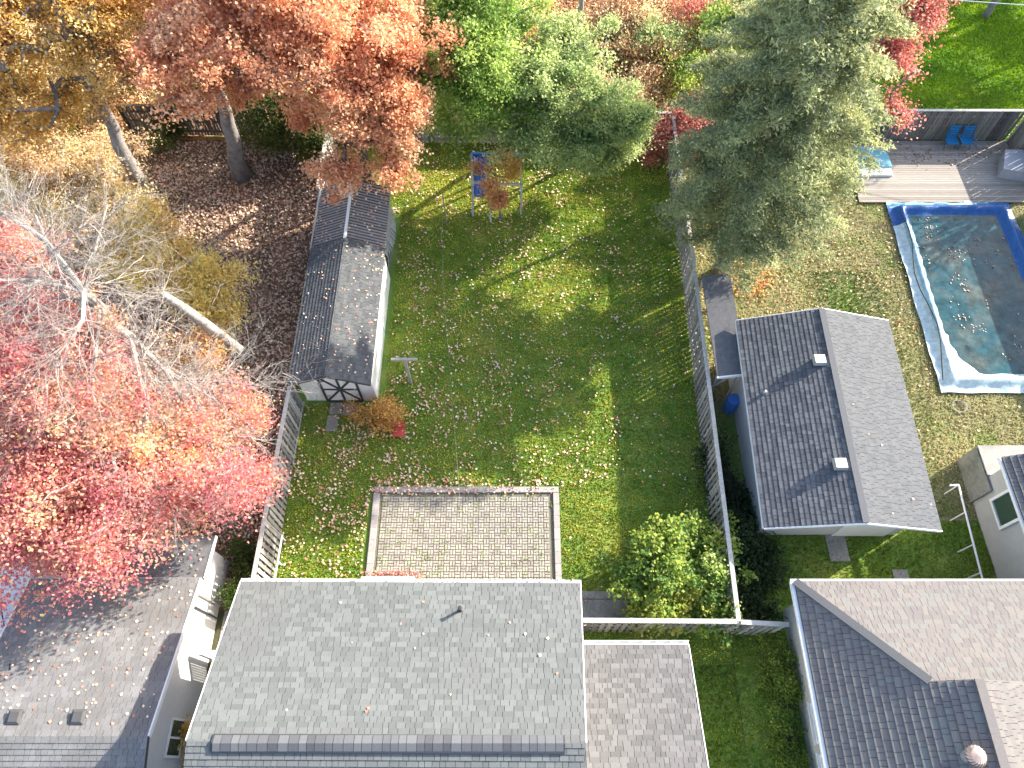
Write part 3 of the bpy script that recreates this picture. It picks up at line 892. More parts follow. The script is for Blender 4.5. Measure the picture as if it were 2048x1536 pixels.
# ------------------------------------------------------------------ long shed
SD = empty('garden_shed', (-7.0, 16.5, 0), 'long white shed with grey shingled gable roof and cross-braced door', 'shed')
MB().box((-8.4, 13.4, 0), (-5.52, 19.6, 2.02)).build('wall', M['white'], SD)
gx = MB(); gx.raw([(-8.4, 13.4, 2.02), (-5.52, 13.4, 2.02), (-7.0, 13.4, 2.68), (-8.4, 13.46, 2.02), (-5.52, 13.46, 2.02), (-7.0, 13.46, 2.68)],
                  [(0, 1, 2), (5, 4, 3), (0, 2, 5, 3), (1, 4, 5, 2)]); gx.build('gable_wall', M['white'], SD)
s1 = slab([(-8.6, 13.0, 2.1), (-7.0, 13.0, 2.76), (-7.0, 19.66, 2.76), (-8.6, 19.66, 2.1)], 0.06).build('roof', M['deckboard'], SD)
roof_face(s1, (-8.6, 19.66, 2.105), (0, -1, 0), (1.6, 0, 0.66), 6.66, 1.73, M['shingleF'], e=0.155, thick=0.032)
s2 = slab([(-7.0, 13.0, 2.76), (-5.42, 13.0, 2.1), (-5.42, 19.66, 2.1), (-7.0, 19.66, 2.76)], 0.06).build('roof', M['deckboard'], SD)
roof_face(s2, (-5.42, 13.0, 2.105), (0, 1, 0), (-1.58, 0, 0.66), 6.66, 1.71, M['shingleF'], e=0.13, thick=0.008)
for (a, b) in (((-8.6, 12.985, 2.07), (-7.0, 12.985, 2.73)), ((-7.0, 12.985, 2.73), (-5.42, 12.985, 2.07))):
    MB().beam(a, b, 0.03, 0.1).build('rake_board', M['darkmetal'], SD)
door = MB().box((-7.55, 13.36, 0.05), (-6.12, 13.395, 2.1)).build('door', M['white'], SD)
for (a, b) in (((-7.55, 0.05), (-7.55, 2.1)), ((-6.12, 0.05), (-6.12, 2.1)), ((-7.55, .08), (-6.12, .08)), ((-7.55, 2.08), (-6.12, 2.08)),
               ((-7.55, 0.08), (-6.12, 2.08)), ((-7.55, 2.08), (-6.12, 0.08)), ((-7.55, 1.07), (-6.12, 1.07)), ((-6.835, .08), (-6.835, 2.08))):
    MB().beam((a[0], 13.345 - random.uniform(0, .012), a[1]), (b[0], 13.345, b[1]), 0.09, 0.03, up=(0, 1, 0)).build('door_trim', M['darkmetal'], door)
for z in (0.5, 1.7):
    MB().box((-7.6, 13.33, z), (-7.35, 13.345, z + .05)).build('hinge', M['metal'], door)
MB().box((-6.3, 13.32, 1.0), (-6.2, 13.345, 1.12)).build('latch', M['metal'], door)
# rear lean corrugated shed
SB = empty('rear_shed', (-7.1, 21.3, 0), 'old shed with brown corrugated roof behind the grey shingled shed', 'shed')
MB().box((-8.3, 19.7, 0), (-5.75, 23.1, 1.95)).build('wall', M['timber'], SB)
def corrugated(p0, p1, p2, p3, n, nm='roof'):
    # p0->p1 along the ridge direction, p3/p2 the upper edge
    p0, p1, p2, p3 = map(Vector, (p0, p1, p2, p3))
    mb = MB(); N = 4 * n
    nrm = (p1 - p0).cross(p3 - p0).normalized()
    if nrm.z < 0: nrm = -nrm
    for k in range(N):
        a, b = k / N, (k + 1) / N
        za = 0.042 * math.sin(2 * math.pi * a * n); zb = 0.042 * math.sin(2 * math.pi * b * n)
        mb.poly([p0.lerp(p1, a) + nrm * za, p0.lerp(p1, b) + nrm * zb, p3.lerp(p2, b) + nrm * zb, p3.lerp(p2, a) + nrm * za], (0.95 if za + zb > 0 else 0.05) + random.uniform(-.1, .1))
    return mb.build(nm, M['corr'], SB)
corrugated((-8.55, 19.72, 2.0), (-8.6, 23.2, 2.0), (-7.1, 23.2, 2.6), (-7.05, 19.72, 2.62), 22)
corrugated((-5.45, 19.72, 2.0), (-5.5, 23.2, 2.0), (-7.1, 23.2, 2.6), (-7.05, 19.72, 2.62), 22)
MB().beam((-7.05, 19.7, 2.68), (-7.1, 23.2, 2.66), 0.12, 0.05).build('ridge_cap', M['white'], SB)
MB().tube([(-8.68, 19.7, 1.9), (-8.72, 23.2, 1.9)], 0.05, 8).build('gutter', M['metal'], SB)
tp = MB()
for k in range(14):
    y0 = 19.9 + k * 0.2
    b = 0.28 * math.sin(math.pi * (k + .5) / 14) + 0.08
    b2 = 0.28 * math.sin(math.pi * (k + 1.0) / 14) + 0.08
    tp.poly([(-5.6, y0, 1.95), (-5.6, y0 + .2, 1.95), (-5.6 + b2, y0 + .2, 1.1 + random.uniform(-.1, .1)), (-5.6 + b, y0, 1.1)])
    tp.poly([(-5.6 + b, y0, 1.1), (-5.6 + b2, y0 + .2, 1.1), (-5.68 + b2 * .6, y0 + .2, 0.1), (-5.68 + b * .6, y0, 0.1)])
tp.build('plastic_sheet', M['clearsheet'], SB, smooth=True)
# slabs in front of the shed
for (x0, y0, x1, y1, lb) in ((-7.45, 12.75, -6.95, 13.28, 'left concrete paving slab right at the shed door'), (-6.9, 12.7, -6.4, 13.25, 'right concrete paving slab right at the shed door'),
                             (-7.5, 12.0, -7.05, 12.7, 'lone concrete paving slab two steps from the shed door')):
    tag(MB().box((x0, y0, 0), (x1, y1, 0.045)).build('paving_slab', M['concrete'], origin=(x0, y0, 0)), lb, 'paving slab', 'slabs at the shed door')

# clothes line post
CL = empty('clothesline_post', (-4.22, 14.22, 0), 'grey wooden T-shaped clothesline post standing on the lawn by the shed', 'post')
MB().box((-4.275, 14.165, 0), (-4.165, 14.275, 2.02)).build('post', M['timber'], CL)
MB().beam((-4.75, 14.2, 1.97), (-3.72, 14.2, 1.97), 0.10, 0.09).build('crossbar', M['timber'], CL)
tag(MB().tube([(-3.13, 22.78, 2.0), (-2.9, 18, 1.85), (-2.35, 13, 1.8), (-1.9, 9, 2.0), (-1.5, 5.3, 3.4)], 0.0035, 4).build('clothesline', M['timber'], origin=(-2.4, 13, 0)),
    'thin pale line strung over the lawn from the playset side to the house', 'wire')
tag(MB().tube([(-3.13, 22.78, 2.0), (-3.1, 22.8, 0)], 0.025, 6).build('line_stake', M['metal'], origin=(-3.1, 22.8, 0)),
    'thin metal stake on the lawn left of the play frame', 'stake')

# play frame
PF = empty('play_frame', (-1.2, 24, 0), 'small wooden play frame with blue slide on the far lawn', 'playset')
for (a, b) in (((-1.87, 23.34, 0), (-1.88, 25.12, 2.2)), ((-1.00, 22.93, 0), (-1.20, 25.00, 2.2)), ((-1.8, 25.3, 0), (-1.8, 25.3, 2.2)), ((-1.1, 25.3, 0), (-1.1, 25.2, 2.2)), ((0.42, 25.1, 0), (0.42, 25.1, 2.1)), ((0.43, 23.4, 0), (0.43, 23.4, 2.0))):
    MB().beam(a, b, 0.09, 0.09).build('post', M['fencerail'], PF)
MB().beam((-1.9, 25.2, 2.15), (0.5, 25.15, 2.15), 0.1, 0.1).build('top_beam', M['slideblue'], PF)
MB().beam((-1.9, 23.6, 1.95), (0.5, 23.45, 1.95), 0.08, 0.1).build('crossbar', M['fencerail'], PF)
MB().beam((-1.85, 25.2, 2.05), (-1.83, 23.6, 2.0), 0.07, 0.09).build('side_rail', M['fencerail'], PF)
sl_ = MB()
sp = [(24.9, 2.15), (24.6, 2.1), (24.2, 1.8), (23.8, 1.4), (23.5, 1.1)]
for (y0, z0), (y1, z1) in zip(sp[:-1], sp[1:]):
    for (xa, xb, da, db) in ((-1.78, -1.7, 0.16, 0.0), (-1.7, -1.3, 0, 0), (-1.3, -1.22, 0, 0.16)):
        sl_.poly([(xa, y0, z0 + da), (xb, y0, z0 + db), (xb, y1, z1 + db), (xa, y1, z1 + da)])
sl_.build('slide', M['slideblue'], PF)
MB().poly([(-1.8, 25.25, 2.1), (-1.15, 25.2, 2.1), (-1.15, 24.8, 2.05), (-1.8, 24.85, 2.05)]).build('canopy', M['slideblue'], PF)

# ------------------------------------------------------------------ fences
fence('left grey board fence of the lawn, running from the shed corner to the house', (-8.72, 5.35), (-8.58, 13.25))
fence('left rear fence stretch running behind the sheds to the back corner', (-8.85, 23.4), (-8.9, 28.1))
fence('right grey board fence of the lawn beside the garage', (7.42, 4.3), (7.74, 18.6))
fence('right rear fence stretch hidden under the spruce', (7.76, 18.8), (7.85, 28.0))
fence('back fence of the lawn, upright boards behind the play frame', (-8.8, 28.3), (7.8, 28.25), gap=0.07)
fence('front fence between the house corner and the beige roofed house', (1.9, 4.34), (7.36, 4.30), gap=0.10)
fence('short fence stretch from the bush corner to the neighbour wall', (7.48, 4.28), (9.05, 4.2), gap=0.10)
fence('dark brown back fence behind the leaf covered left yard', (-19.5, 28.8), (-9.0, 28.5), mat='fencedark', railmat='darkbark', both=False, gap=0.02)
fence('back fence behind the pool deck, dark weathered boards', (7.95, 28.45), (25.3, 28.4), mat='fencedark', gap=0.03)
fence('side fence stretch at the far right end of the pool deck', (25.35, 28.3), (25.35, 24.5), mat='fence', gap=0.03)

# low rail along the left fence foot
LR = empty('garden_edging_rail', (-8.35, 7, 0), 'low white rail leaning along the foot of the left fence', 'rail')
MB().beam((-8.45, 5.6, 0.5), (-8.42, 7.6, 0.5), 0.05, 0.05).build('rail', M['white'], LR)
for y in (5.7, 6.6, 7.5):
    MB().box((-8.46, y, 0), (-8.41, y + .05, 0.48)).build('post', M['white'], LR)
tag(MB().beam((-8.3, 10.2, 0.9), (-8.28, 12.9, 0.9), 0.03, 0.03).tube([(-8.3, 10.2, 0), (-8.3, 10.2, 0.9)], .015, 6).tube([(-8.28, 12.9, 0), (-8.28, 12.9, 0.9)], .015, 6).build('handrail', M['metal'], origin=(-8.3, 11, 0)),
    'thin metal handrail beside the left fence near the shed', 'rail')

# ------------------------------------------------------------------ garage on the right
GA = empty('garage', (11.5, 11.4, 0), 'detached garage with dark and pale halves of a grey shingled gable roof, two roof vents', 'garage')
MB().box((9.05, 7.75, 0), (14.3, 15.3, 2.5)).build('wall', M['siding'], GA)
gx = MB(); gx.raw([(9.05, 7.75, 2.5), (14.3, 7.75, 2.5), (11.6, 7.75, 3.55), (9.05, 7.8, 2.5), (14.3, 7.8, 2.5), (11.6, 7.8, 3.55)],
                  [(0, 1, 2), (5, 4, 3), (0, 2, 5, 3), (1, 4, 5, 2)]); gx.build('gable_wall', M['siding'], GA)
gx = MB(); gx.raw([(9.05, 15.3, 2.5), (14.3, 15.3, 2.5), (11.6, 15.3, 3.55), (9.05, 15.25, 2.5), (14.3, 15.25, 2.5), (11.6, 15.25, 3.55)],
                  [(2, 1, 0), (3, 4, 5), (3, 5, 2, 0), (2, 5, 4, 1)]); gx.build('gable_wall', M['siding'], GA)
a0, a1, b0, b1, c0, c1 = (8.52, 7.22, 2.6), (8.85, 15.6, 2.6), (11.45, 7.05, 3.7), (11.75, 15.42, 3.7), (14.5, 7.12, 2.6), (14.85, 15.6, 2.6)
g1 = slab([a0, b0, b1, a1], 0.1).build('roof', M['deckboard'], GA)
quad_roof(g1, a1, a0, b1, b0, M['shingleD'], e=0.17, thick=0.022)
g2 = slab([b0, c0, c1, b1], 0.1).build('roof', M['deckboard'], GA)
quad_roof(g2, c0, c1, b0, b1, M['shingleG'], e=0.17, thick=0.010, n_parts=200)
for (p, q) in ((a0, b0), (b0, c0), (a1, b1), (b1, c1)):
    MB().beam(Vector(p) + Vector((0, -.02 if p[1] < 10 else .02, -.05)), Vector(q) + Vector((0, -.02 if p[1] < 10 else .02, -.05)), 0.03, 0.13).build('rake_board', M['white'], GA)
MB().beam(Vector(a0) + Vector((-.02, 0, -.05)), Vector(a1) + Vector((-.02, 0, -.05)), 0.03, 0.1).build('fascia', M['white'], GA)
MB().beam(Vector(b0) + Vector((0, 0, .02)), Vector(b1) + Vector((0, 0, .02)), 0.22, 0.03).build('ridge_cap', M['shingleD'], GA)
def mushroom_vent(parent, x, y, z):
    o = MB().box((x - .17, y - .17, z - .1), (x + .17, y + .17, z + .22)).build('roof_vent', M['darkmetal'], parent)
    m2 = MB()
    m2.raw([(x - .24, y - .22, z + .2), (x + .24, y - .22, z + .2), (x + .24, y + .22, z + .2), (x - .24, y + .22, z + .2),
            (x - .19, y - .17, z + .34), (x + .19, y - .17, z + .34), (x + .19, y + .17, z + .34), (x - .19, y + .17, z + .34)],
           [(3, 2, 1, 0), (4, 5, 6, 7), (0, 1, 5, 4), (1, 2, 6, 5), (2, 3, 7, 6), (3, 0, 4, 7)])
    m2.build('vent_hood', M['metal'], o)
v1 = (11.21, 13.17, 3.75); v2 = (11.07, 9.10, 3.75)
mushroom_vent(GA, v1[0], v1[1], 3.45); mushroom_vent(GA, v2[0], v2[1], 3.45)
MB().lathe((9.30, 12.23, 2.95), [(0.07, -.1), (0.07, 0.05), (0.03, 0.1)], 10).build('pipe_stub', M['metal'], GA)
MB().box((11.9, 7.70, 0), (13.9, 7.745, 2.1)).build('door', M['white'], GA)

# lean-to between the fence and garage
LT = empty('lean_to', (8.2, 15.8, 0), 'dark felt lean-to roof between the right fence and the garage', 'lean-to')
slab([(7.9, 13.35, 2.15), (8.98, 13.4, 2.35), (9.05, 18.1, 2.35), (7.92, 18.15, 2.15)], 0.08).build('roof', M['felt'], LT)
for (x, y) in ((7.97, 13.45), (8.8, 13.45), (7.97, 18.0), (8.95, 18.0)):
    MB().box((x - .045, y - .045, 0), (x + .045, y + .045, 2.1)).build('post', M['timber'], LT)
MB().beam((7.9, 13.3, 2.1), (9.0, 13.33, 2.3), 0.06, 0.12).build('beam', M['white'], LT)
MB().beam((8.0, 13.4, 1.3), (8.45, 13.4, 2.1), 0.06, 0.06).build('brace', M['timber'], LT)
MB().beam((8.8, 13.4, 1.3), (8.4, 13.4, 2.1), 0.06, 0.06).build('brace', M['timber'], LT)
tag(MB().lathe((8.85, 13.0, 0), [(0.25, 0), (0.28, 0.45), (0.25, 0.9), (0.0, 0.92)], 16).build('barrel', M['slideblue'], origin=(8.85, 13.0, 0)),
    'blue plastic barrel in the shade against the garage wall', 'barrel')
tag(MB().lathe((10.1, 16.6, 0), [(0.3, 0), (0.33, 0.14), (0.24, 0.16), (0.2, 0.05)], 18).build('tyre', M['black'], origin=(9.6, 17.0, 0)),
    'black tyre lying on dry grass above the garage roof', 'tyre')
# slabs in neighbour lawn
tag(MB().box((11.68, 6.75, 0), (12.4, 7.9, 0.05)).build('stepping_slab', M['concrete'], origin=(12, 7.3, 0)), 'large concrete slab at the garage door', 'paving slab')
tag(MB().box((13.85, 5.9, 0), (14.4, 6.45, 0.05)).build('stepping_slab', M['concrete'], origin=(14, 6.2, 0)), 'small square slab next to the beige roof edge', 'paving slab')

# ------------------------------------------------------------------ beige-roofed house, bottom right
HB = house_root('house with beige and dark hip roof faces and a turbine vent, at the bottom right', (13, 1, 0))
MB().box((9.62, -4, 0), (19, 5.0, 2.5)).build('wall', M['stucco'], HB)
mb = MB(); siding(mb, (9.61, 5.0), (9.61, -1.5), 0, 2.5, (-1, 0), 0.2, 0.012)
tag(mb.build('wall_cladding', M['brick'], HB), kind='stuff')
k1, k2 = 0.504, 0.443
ZR = 4.0
yb = 5.43 - (ZR - 2.6) / k2; xb = 9.22 + (ZR - 2.6) / k1
ZM = 4.55; xm = 9.22 + (ZM - 2.6) / k1
nf = slab([(9.22, 5.43, 2.6), (xb, yb, ZR), (20, yb, ZR), (20, 5.43, 2.6)], 0.1).build('roof', M['deckboard'], HB)
v_ = Vector((0, -(5.43 - yb), ZR - 2.6)); vl = v_.length
roof_face(nf, (20, 5.43, 2.605), (-1, 0, 0), v_, 10.78, vl, M['shingleE'], e=0.16, limits=lambda s: (0, 10.78 - (xb - 9.22) * s / vl), n_parts=300)
wfc = slab([(9.22, 5.43, 2.6), (9.22, -4.5, 2.6), (xm, -4.5, ZM), (xm, yb, ZM), (xb, yb, ZR)], 0.1).build('roof', M['deckboard'], HB)
w_ = Vector((xm - 9.22, 0, ZM - 2.6)); wl = w_.length
def wlim(s):
    z = 2.6 + (ZM - 2.6) * s / wl
    return ((z - 2.6) / k2 if z < ZR else 5.43 - yb, 9.93 - 4.4)
roof_face(wfc, (9.22, 5.43, 2.605), (0, -1, 0), w_, 9.93, wl, M['shingleE'], e=0.22, limits=wlim, n_parts=300, thick=0.04)
ef = slab([(xm, yb, ZM), (xm, -4.5, ZM), (19, -4.5, ZM - (19 - xm) * 0.35), (19, yb, ZM - (19 - xm) * 0.35)], 0.1).build('roof', M['deckboard'], HB)
e_ = Vector((xm - 19, 0, (19 - xm) * 0.35)); el = e_.length
roof_face(ef, (19, -4.5, ZM - (19 - xm) * 0.35 + .005), (0, 1, 0), e_, yb + 4.5, el, M['shingleE'], e=0.16, limits=lambda s: (3.5, yb + 4.5), n_parts=150)
MB().poly([(xb - .1, yb, ZR - .1), (xm, yb, ZM), (14.0, yb, ZR - .1)]).build('gable_trim', M['shingleE'], HB)
MB().beam((9.22, 5.43, 2.63), (xb, yb, ZR + .03), 0.26, 0.04, t=.3).build('hip_cap', M['shingleD'], HB)
MB().beam((xm, yb, ZM + .03), (xm, -4.5, ZM + .03), 0.26, 0.04, t=.3).build('ridge_cap', M['shingleE'], HB)
MB().box((9.08, -4.5, 2.46), (9.2, 5.45, 2.585)).build('gutter', M['white'], HB)
MB().box((9.1, 5.44, 2.48), (20, 5.52, 2.57)).build('gutter', M['siding'], HB)
for (y0, y1) in ((0.75, 1.9), (-0.9, 0.45)):
    f = MB()
    for (ya, yb2, za, zb) in ((y0, y1, 1.15, 1.23), (y0, y1, 2.2, 2.28), (y0, y0 + .08, 1.23, 2.2), (y1 - .08, y1, 1.23, 2.2)):
        f.box((9.53, ya, za), (9.6, yb2, zb))
    fo = f.build('window', M['white'], HB)
    MB().box((9.575, y0 + .08, 1.23), (9.595, y1 - .08, 2.2)).build('pane', M['glass'], fo)
    MB().box((9.46, y0 - .05, 1.08), (9.6, y1 + .05, 1.14)).build('window_sill', M['white'], fo)
tv = (12.39, 0.35, 4.55)
T = MB().lathe((tv[0], tv[1], 4.15), [(0.17, 0), (0.17, 0.28)], 16).build('turbine_vent', M['metal'], HB)
T2 = MB()
for k in range(18):
    th = 2 * math.pi * k / 18
    pts = [(tv[0] + r * math.cos(th + tw), tv[1] + r * math.sin(th + tw), 4.43 + z) for r, z, tw in ((.16, 0, 0), (.27, .1, .15), (.28, .2, .3), (.2, .3, .45), (.04, .35, .6))]
    q = [(tv[0] + r * math.cos(th + tw + .28), tv[1] + r * math.sin(th + tw + .28), 4.43 + z) for r, z, tw in ((.15, 0, 0), (.25, .1, .15), (.26, .2, .3), (.19, .3, .45), (.04, .35, .6))]
    for i in range(4):
        T2.poly([pts[i], q[i], q[i + 1], pts[i + 1]])
T2.build('turbine_fins', M['copper'], T)
T3 = MB().lathe((tv[0], tv[1], 4.43), [(.13, 0), (.22, .1), (.23, .2), (.16, .3), (.0, .34)], 14); T3.build('turbine_core', M['copper'], T)

# ------------------------------------------------------------------ white house at right edge with concrete terrace
HC = house_root('white walled house with framed window and dark roof at the right edge', (19, 6, 0))
MB().box((17.6, 5.56, 0), (27, 9.55, 2.62)).build('wall', M['stucco'], HC)
hr = slab([(17.32, 9.75, 2.72), (17.32, 5.56, 2.72), (20.6, 5.56, 4.4), (20.6, 9.75, 4.4)], 0.08).build('roof', M['deckboard'], HC)
roof_face(hr, (17.32, 9.75, 2.725), (0, -1, 0), (3.28, 0, 1.68), 4.19, 3.68, M['shingleE'], e=0.22, thick=0.05, n_parts=200)
MB().box((17.24, 5.56, 2.58), (17.31, 9.76, 2.7)).build('gutter', M['white'], HC)
f = MB()
for (ya, yb2, za, zb) in ((7.6, 8.75, 1.1, 1.2), (7.6, 8.75, 2.28, 2.38), (7.6, 7.7, 1.2, 2.28), (8.65, 8.75, 1.2, 2.28)):
    f.box((17.5, ya, za), (17.585, yb2, zb))
fo = f.build('window', M['white'], HC)
MB().box((17.55, 7.7, 1.2), (17.58, 8.65, 2.28)).build('pane', M['glass'], fo)
TC = empty('terrace', (19, 10.4, 0), 'raised pale concrete terrace block at the corner of the white house', 'terrace')
MB().box((17.57, 9.56, 0), (27, 10.72, 1.4)).build('terrace_block', M['dirtyconcrete'], TC)
MB().box((17.50, 9.0, 0), (17.565, 10.74, 1.36)).build('side_facing', M['dirtyconcrete'], TC)
MB().box((17.52, 9.58, 1.401), (27, 10.76, 1.45)).build('terrace_top', M['concrete'], TC)
PR = empty('pipe_rail_fence', (16.6, 7, 0), 'white pipe rail fence standing before the white house wall', 'fence')
MB().tube([(16.62, 9.35, 1.0), (16.4, 5.75, 1.0), (16.35, 5.0, 1.0)], 0.035, 8).build('top_rail', M['white'], PR)
MB().tube([(16.62, 9.35, 1.0), (16.3, 9.33, 1.0)], 0.035, 8).build('end_rail', M['white'], PR)
for (x, y) in ((16.62, 9.35), (16.55, 8.3), (16.47, 7.1), (16.42, 6.1)):
    MB().tube([(x, y, 0), (x, y, 0.99)], 0.025, 8).build('post', M['white'], PR)

# neighbour's low building just outside the right edge: its wall shades the pool
NB = empty('outbuilding', (27, 16, 0), 'low outbuilding standing right of the covered pool', 'outbuilding')
MB().box((25.5, 11.5, 0), (28.5, 24.0, 2.4)).build('wall', M['siding'], NB)
slab([(25.3, 11.3, 2.62), (28.7, 11.3, 2.8), (28.7, 24.2, 2.8), (25.5, 24.2, 2.62)], 0.1).build('roof', M['felt'], NB)

# ------------------------------------------------------------------ pool and deck
PO = empty('swimming_pool', (21, 19, 0), 'rectangular pool under a sagging blue and white winter cover', 'pool')
x0, x1, y0, y1 = 18.05, 23.95, 13.7, 24.15
MB().box((x0 + .1, y0, 0), (x1, y1, 0.02)).build('pool_base', M['concrete'], PO)
mb = MB()
nx, ny = 60, 90
def cover_z(u, v):
    x = u * (x1 - x0); y = v * (y1 - y0)
    d = min(x, (x1 - x0) - x); e = min(y, (y1 - y0) - y)
    dd = min(d, e)
    edge = 0.12 + 0.30 * math.exp(-((dd - 0.55) / 0.22) ** 2)
    r = math.hypot(max(0, 3.4 - x), max(0, 2.9 - y)) if (x < 3.4 and y < 2.9) else 0
    corner = max(0, r - 2.35) * 0.30
    f = min(1, max(0, (dd - 0.55) / 0.7))
    z = edge * (1 - f) + 0.06 * f + corner * f
    z += 0.02 * math.sin(x * 5 + y * 1.3) * math.exp(-dd) + 0.012 * math.sin(y * 9 + x * 2)
    return max(0.03, z)
vid = {}
for i in range(nx + 1):
    for j in range(ny + 1):
        u, v = i / nx, j / ny
        x = x0 + u * (x1 - x0) - 0.35 * (1 - v) * (1 - u) + (0.025 * math.sin(v * 25) if i == 0 else 0)
        y = y0 + v * (y1 - y0) + (0.02 * math.sin(u * 22) if j in (0, ny) else 0)
        vid[(i, j)] = len(mb.v); mb.v.append((x, y, cover_z(u, v)))
for i in range(nx):
    for j in range(ny):
        u, v = (i + .5) / nx, (j + .5) / ny
        x = u * (x1 - x0); y = v * (y1 - y0)
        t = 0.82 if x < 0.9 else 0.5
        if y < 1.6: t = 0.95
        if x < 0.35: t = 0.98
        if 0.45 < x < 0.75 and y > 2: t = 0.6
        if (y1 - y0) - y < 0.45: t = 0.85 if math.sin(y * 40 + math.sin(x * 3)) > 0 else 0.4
        elif (y1 - y0) - y < 1.5: t = 0.05  # shadow band at the far end, put into the tarp colour
        if (x1 - x0) - x < 1.0: t = 0.12  # shade along the right edge painted as darker blue
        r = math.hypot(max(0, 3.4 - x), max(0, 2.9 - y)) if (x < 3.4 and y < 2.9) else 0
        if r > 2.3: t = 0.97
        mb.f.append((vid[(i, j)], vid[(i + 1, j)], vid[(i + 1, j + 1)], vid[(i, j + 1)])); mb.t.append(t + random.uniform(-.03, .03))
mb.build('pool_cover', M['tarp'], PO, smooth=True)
mb = MB(); mb.poly([(x0 + .1, y0 + .3, 0.12), (x1 - .3, y0 + .3, 0.12), (x1 - .3, y1 - .7, 0.12), (x0 + .3, y1 - .7, 0.12)])
mb.build('water', M['water'], PO)
for (a, b, r) in (((18.45, 23.0), (18.0, 14.2), 0.03),):
    pts = [(18.35 + 0.18 * math.sin(k * 1.1) - 0.035 * k, 23.2 - k * 0.9, 0.44 if k < 10 else .3) for k in range(11)]
    MB().tube(pts, 0.022, 6).build('hose', M['black'], PO)
dk = empty('pool_deck', (21, 26, 0), 'sun bleached plank deck at the far end of the pool', 'deck')
y = 24.1; k = 0
pl = []
while y < 28.2:
    L0 = 16.75 + 0.35 * (y - 24) / 4 if y < 28 else 18.6
    t = random.random()
    mb = MB(); mb.box((L0 + random.uniform(-.01, .01), y, 0.10), (25.2, y + 0.135, 0.14), t)
    mb.build('plank', M['decking'], dk); y += 0.148
MB().box((16.85, 24.12, 0), (25.15, 28.15, 0.09)).build('deck_frame', M['darkbark'], dk)
sp = empty('deck_platform', (17.9, 26.6, 0), 'low white platform with a light blue mat on the deck beside the spruce', 'platform')
MB().box((17.1, 25.75, 0.14), (18.75, 27.6, 0.26)).build('base', M['white'], sp)
MB().box((17.05, 26.25, 0.265), (18.8, 27.62, 0.33)).build('mat', M['lightblue'], sp)
for kx, lb in ((22.1, 'left folding chair of dark blue fabric against the pool fence'), (22.85, 'right folding chair of dark blue fabric against the pool fence')):
    ch = empty('deck_chair', (kx, 27.9, 0.14), lb, 'chair', 'blue chairs by the pool fence')
    st = MB(); bk = MB()
    for q in range(5):
        st.box((kx - .3, 27.55 + q * .095, 0.52), (kx + .3, 27.63 + q * .095, 0.545))
        bk.beam((kx - .3, 28.03 + q * .036, 0.62 + q * .12), (kx + .3, 28.03 + q * .036, 0.62 + q * .12), 0.02, 0.095)
    st.build('seat', M['bluechair'], ch); bk.build('backrest', M['bluechair'], ch)
    for dx in (-.31, .31):
        MB().beam((kx + dx, 27.55, .72), (kx + dx, 28.05, .74), .04, .025).build('armrest', M['bluechair'], ch)
    for dx in (-.27, .27):
        MB().tube([(kx + dx, 27.6, 0.14), (kx + dx, 27.95, 0.54), (kx + dx, 28.15, 1.1)], 0.014, 6).build('leg', M['darkmetal'], ch)
        MB().tube([(kx + dx, 28.0, 0.14), (kx + dx, 27.62, 0.54)], 0.014, 6).build('leg', M['darkmetal'], ch)
gb = empty('storage_box', (24.6, 26.2, 0), 'grey storage bench with angled lid at the right edge of the deck', 'storage box')
MB().raw([(23.9, 25.7, .14), (25.2, 25.4, .14), (25.2, 26.9, .14), (24.4, 26.9, .14), (23.9, 25.7, .7), (25.2, 25.4, .7), (25.2, 26.9, .7), (24.4, 26.9, .7)],
         [(4, 5, 6, 7), (0, 1, 5, 4), (1, 2, 6, 5), (2, 3, 7, 6), (3, 0, 4, 7)]).build('box', M['greysiding'], gb)
MB().raw([(23.85, 25.65, .71), (25.25, 25.35, .71), (25.25, 26.95, .71), (24.37, 26.95, .71), (23.85, 25.65, .76), (25.25, 25.35, .76), (25.25, 26.95, .76), (24.37, 26.95, .76)],
         [(4, 5, 6, 7), (0, 1, 5, 4), (1, 2, 6, 5), (2, 3, 7, 6), (3, 0, 4, 7)]).build('lid', M['greysiding'], gb)
hz = MB()
hz.tube([(18.3 + .28 * math.cos(a * .5), 13.1 + .28 * math.sin(a * .5), 0.03 + 0.004 * a) for a in range(28)], 0.014, 5)
tag(hz.build('coiled_hose', M['timber'], origin=(18.3, 13.1, 0)), 'coiled pale hose on the grass below the pool corner', 'hose')

# ------------------------------------------------------------------ trees
# red maple with bare crown top, left
redtrunk = [(-11.88, 11.63, 0), (-11.72, 11.72, 2.5), (-11.68, 11.62, 5), (-11.96, 11.94, 7.2), (-12.58, 12.38, 9)]
red_ells = [((-14.26, 7.56, 6.2), 2.2, 1.6), ((-12.06, 7.48, 6.4), 2.2, 1.6), ((-10.23, 8.04, 6.2), 1.9, 1.5), ((-9.16, 9.12, 5.6), 1.2, 1.2), ((-8.90, 10.37, 5.2), 0.8, .8),
            ((-14.27, 6.14, 5.4), 1.7, 1.3), ((-12.58, 6.44, 5.4), 1.5, 1.2), ((-10.97, 6.82, 5.2), 1.4, 1.1), ((-9.37, 7.53, 5), 1.2, 1.0), ((-8.77, 8.10, 4.8), .7, .7),
            ((-14.96, 9.71, 7.2), 2.2, 1.7), ((-13.57, 10.04, 7.2), 1.9, 1.5), ((-15.41, 12.16, 7.8), 1.6, 1.4), ((-16.38, 14.08, 7.8), 1.2, 1.2), ((-11.85, 9.07, 6.8), 1.6, 1.3)]
red = tree('red_maple', 'large red maple with bare pale upper limbs spreading over the left yard', redtrunk, 0.36, red_ells, 'red', clumps=1200, per=165, cr=0.33, size=0.084,
           bark='palebark', low=-0.2, jitter=0.19, r0=0.015, shell=0.6)
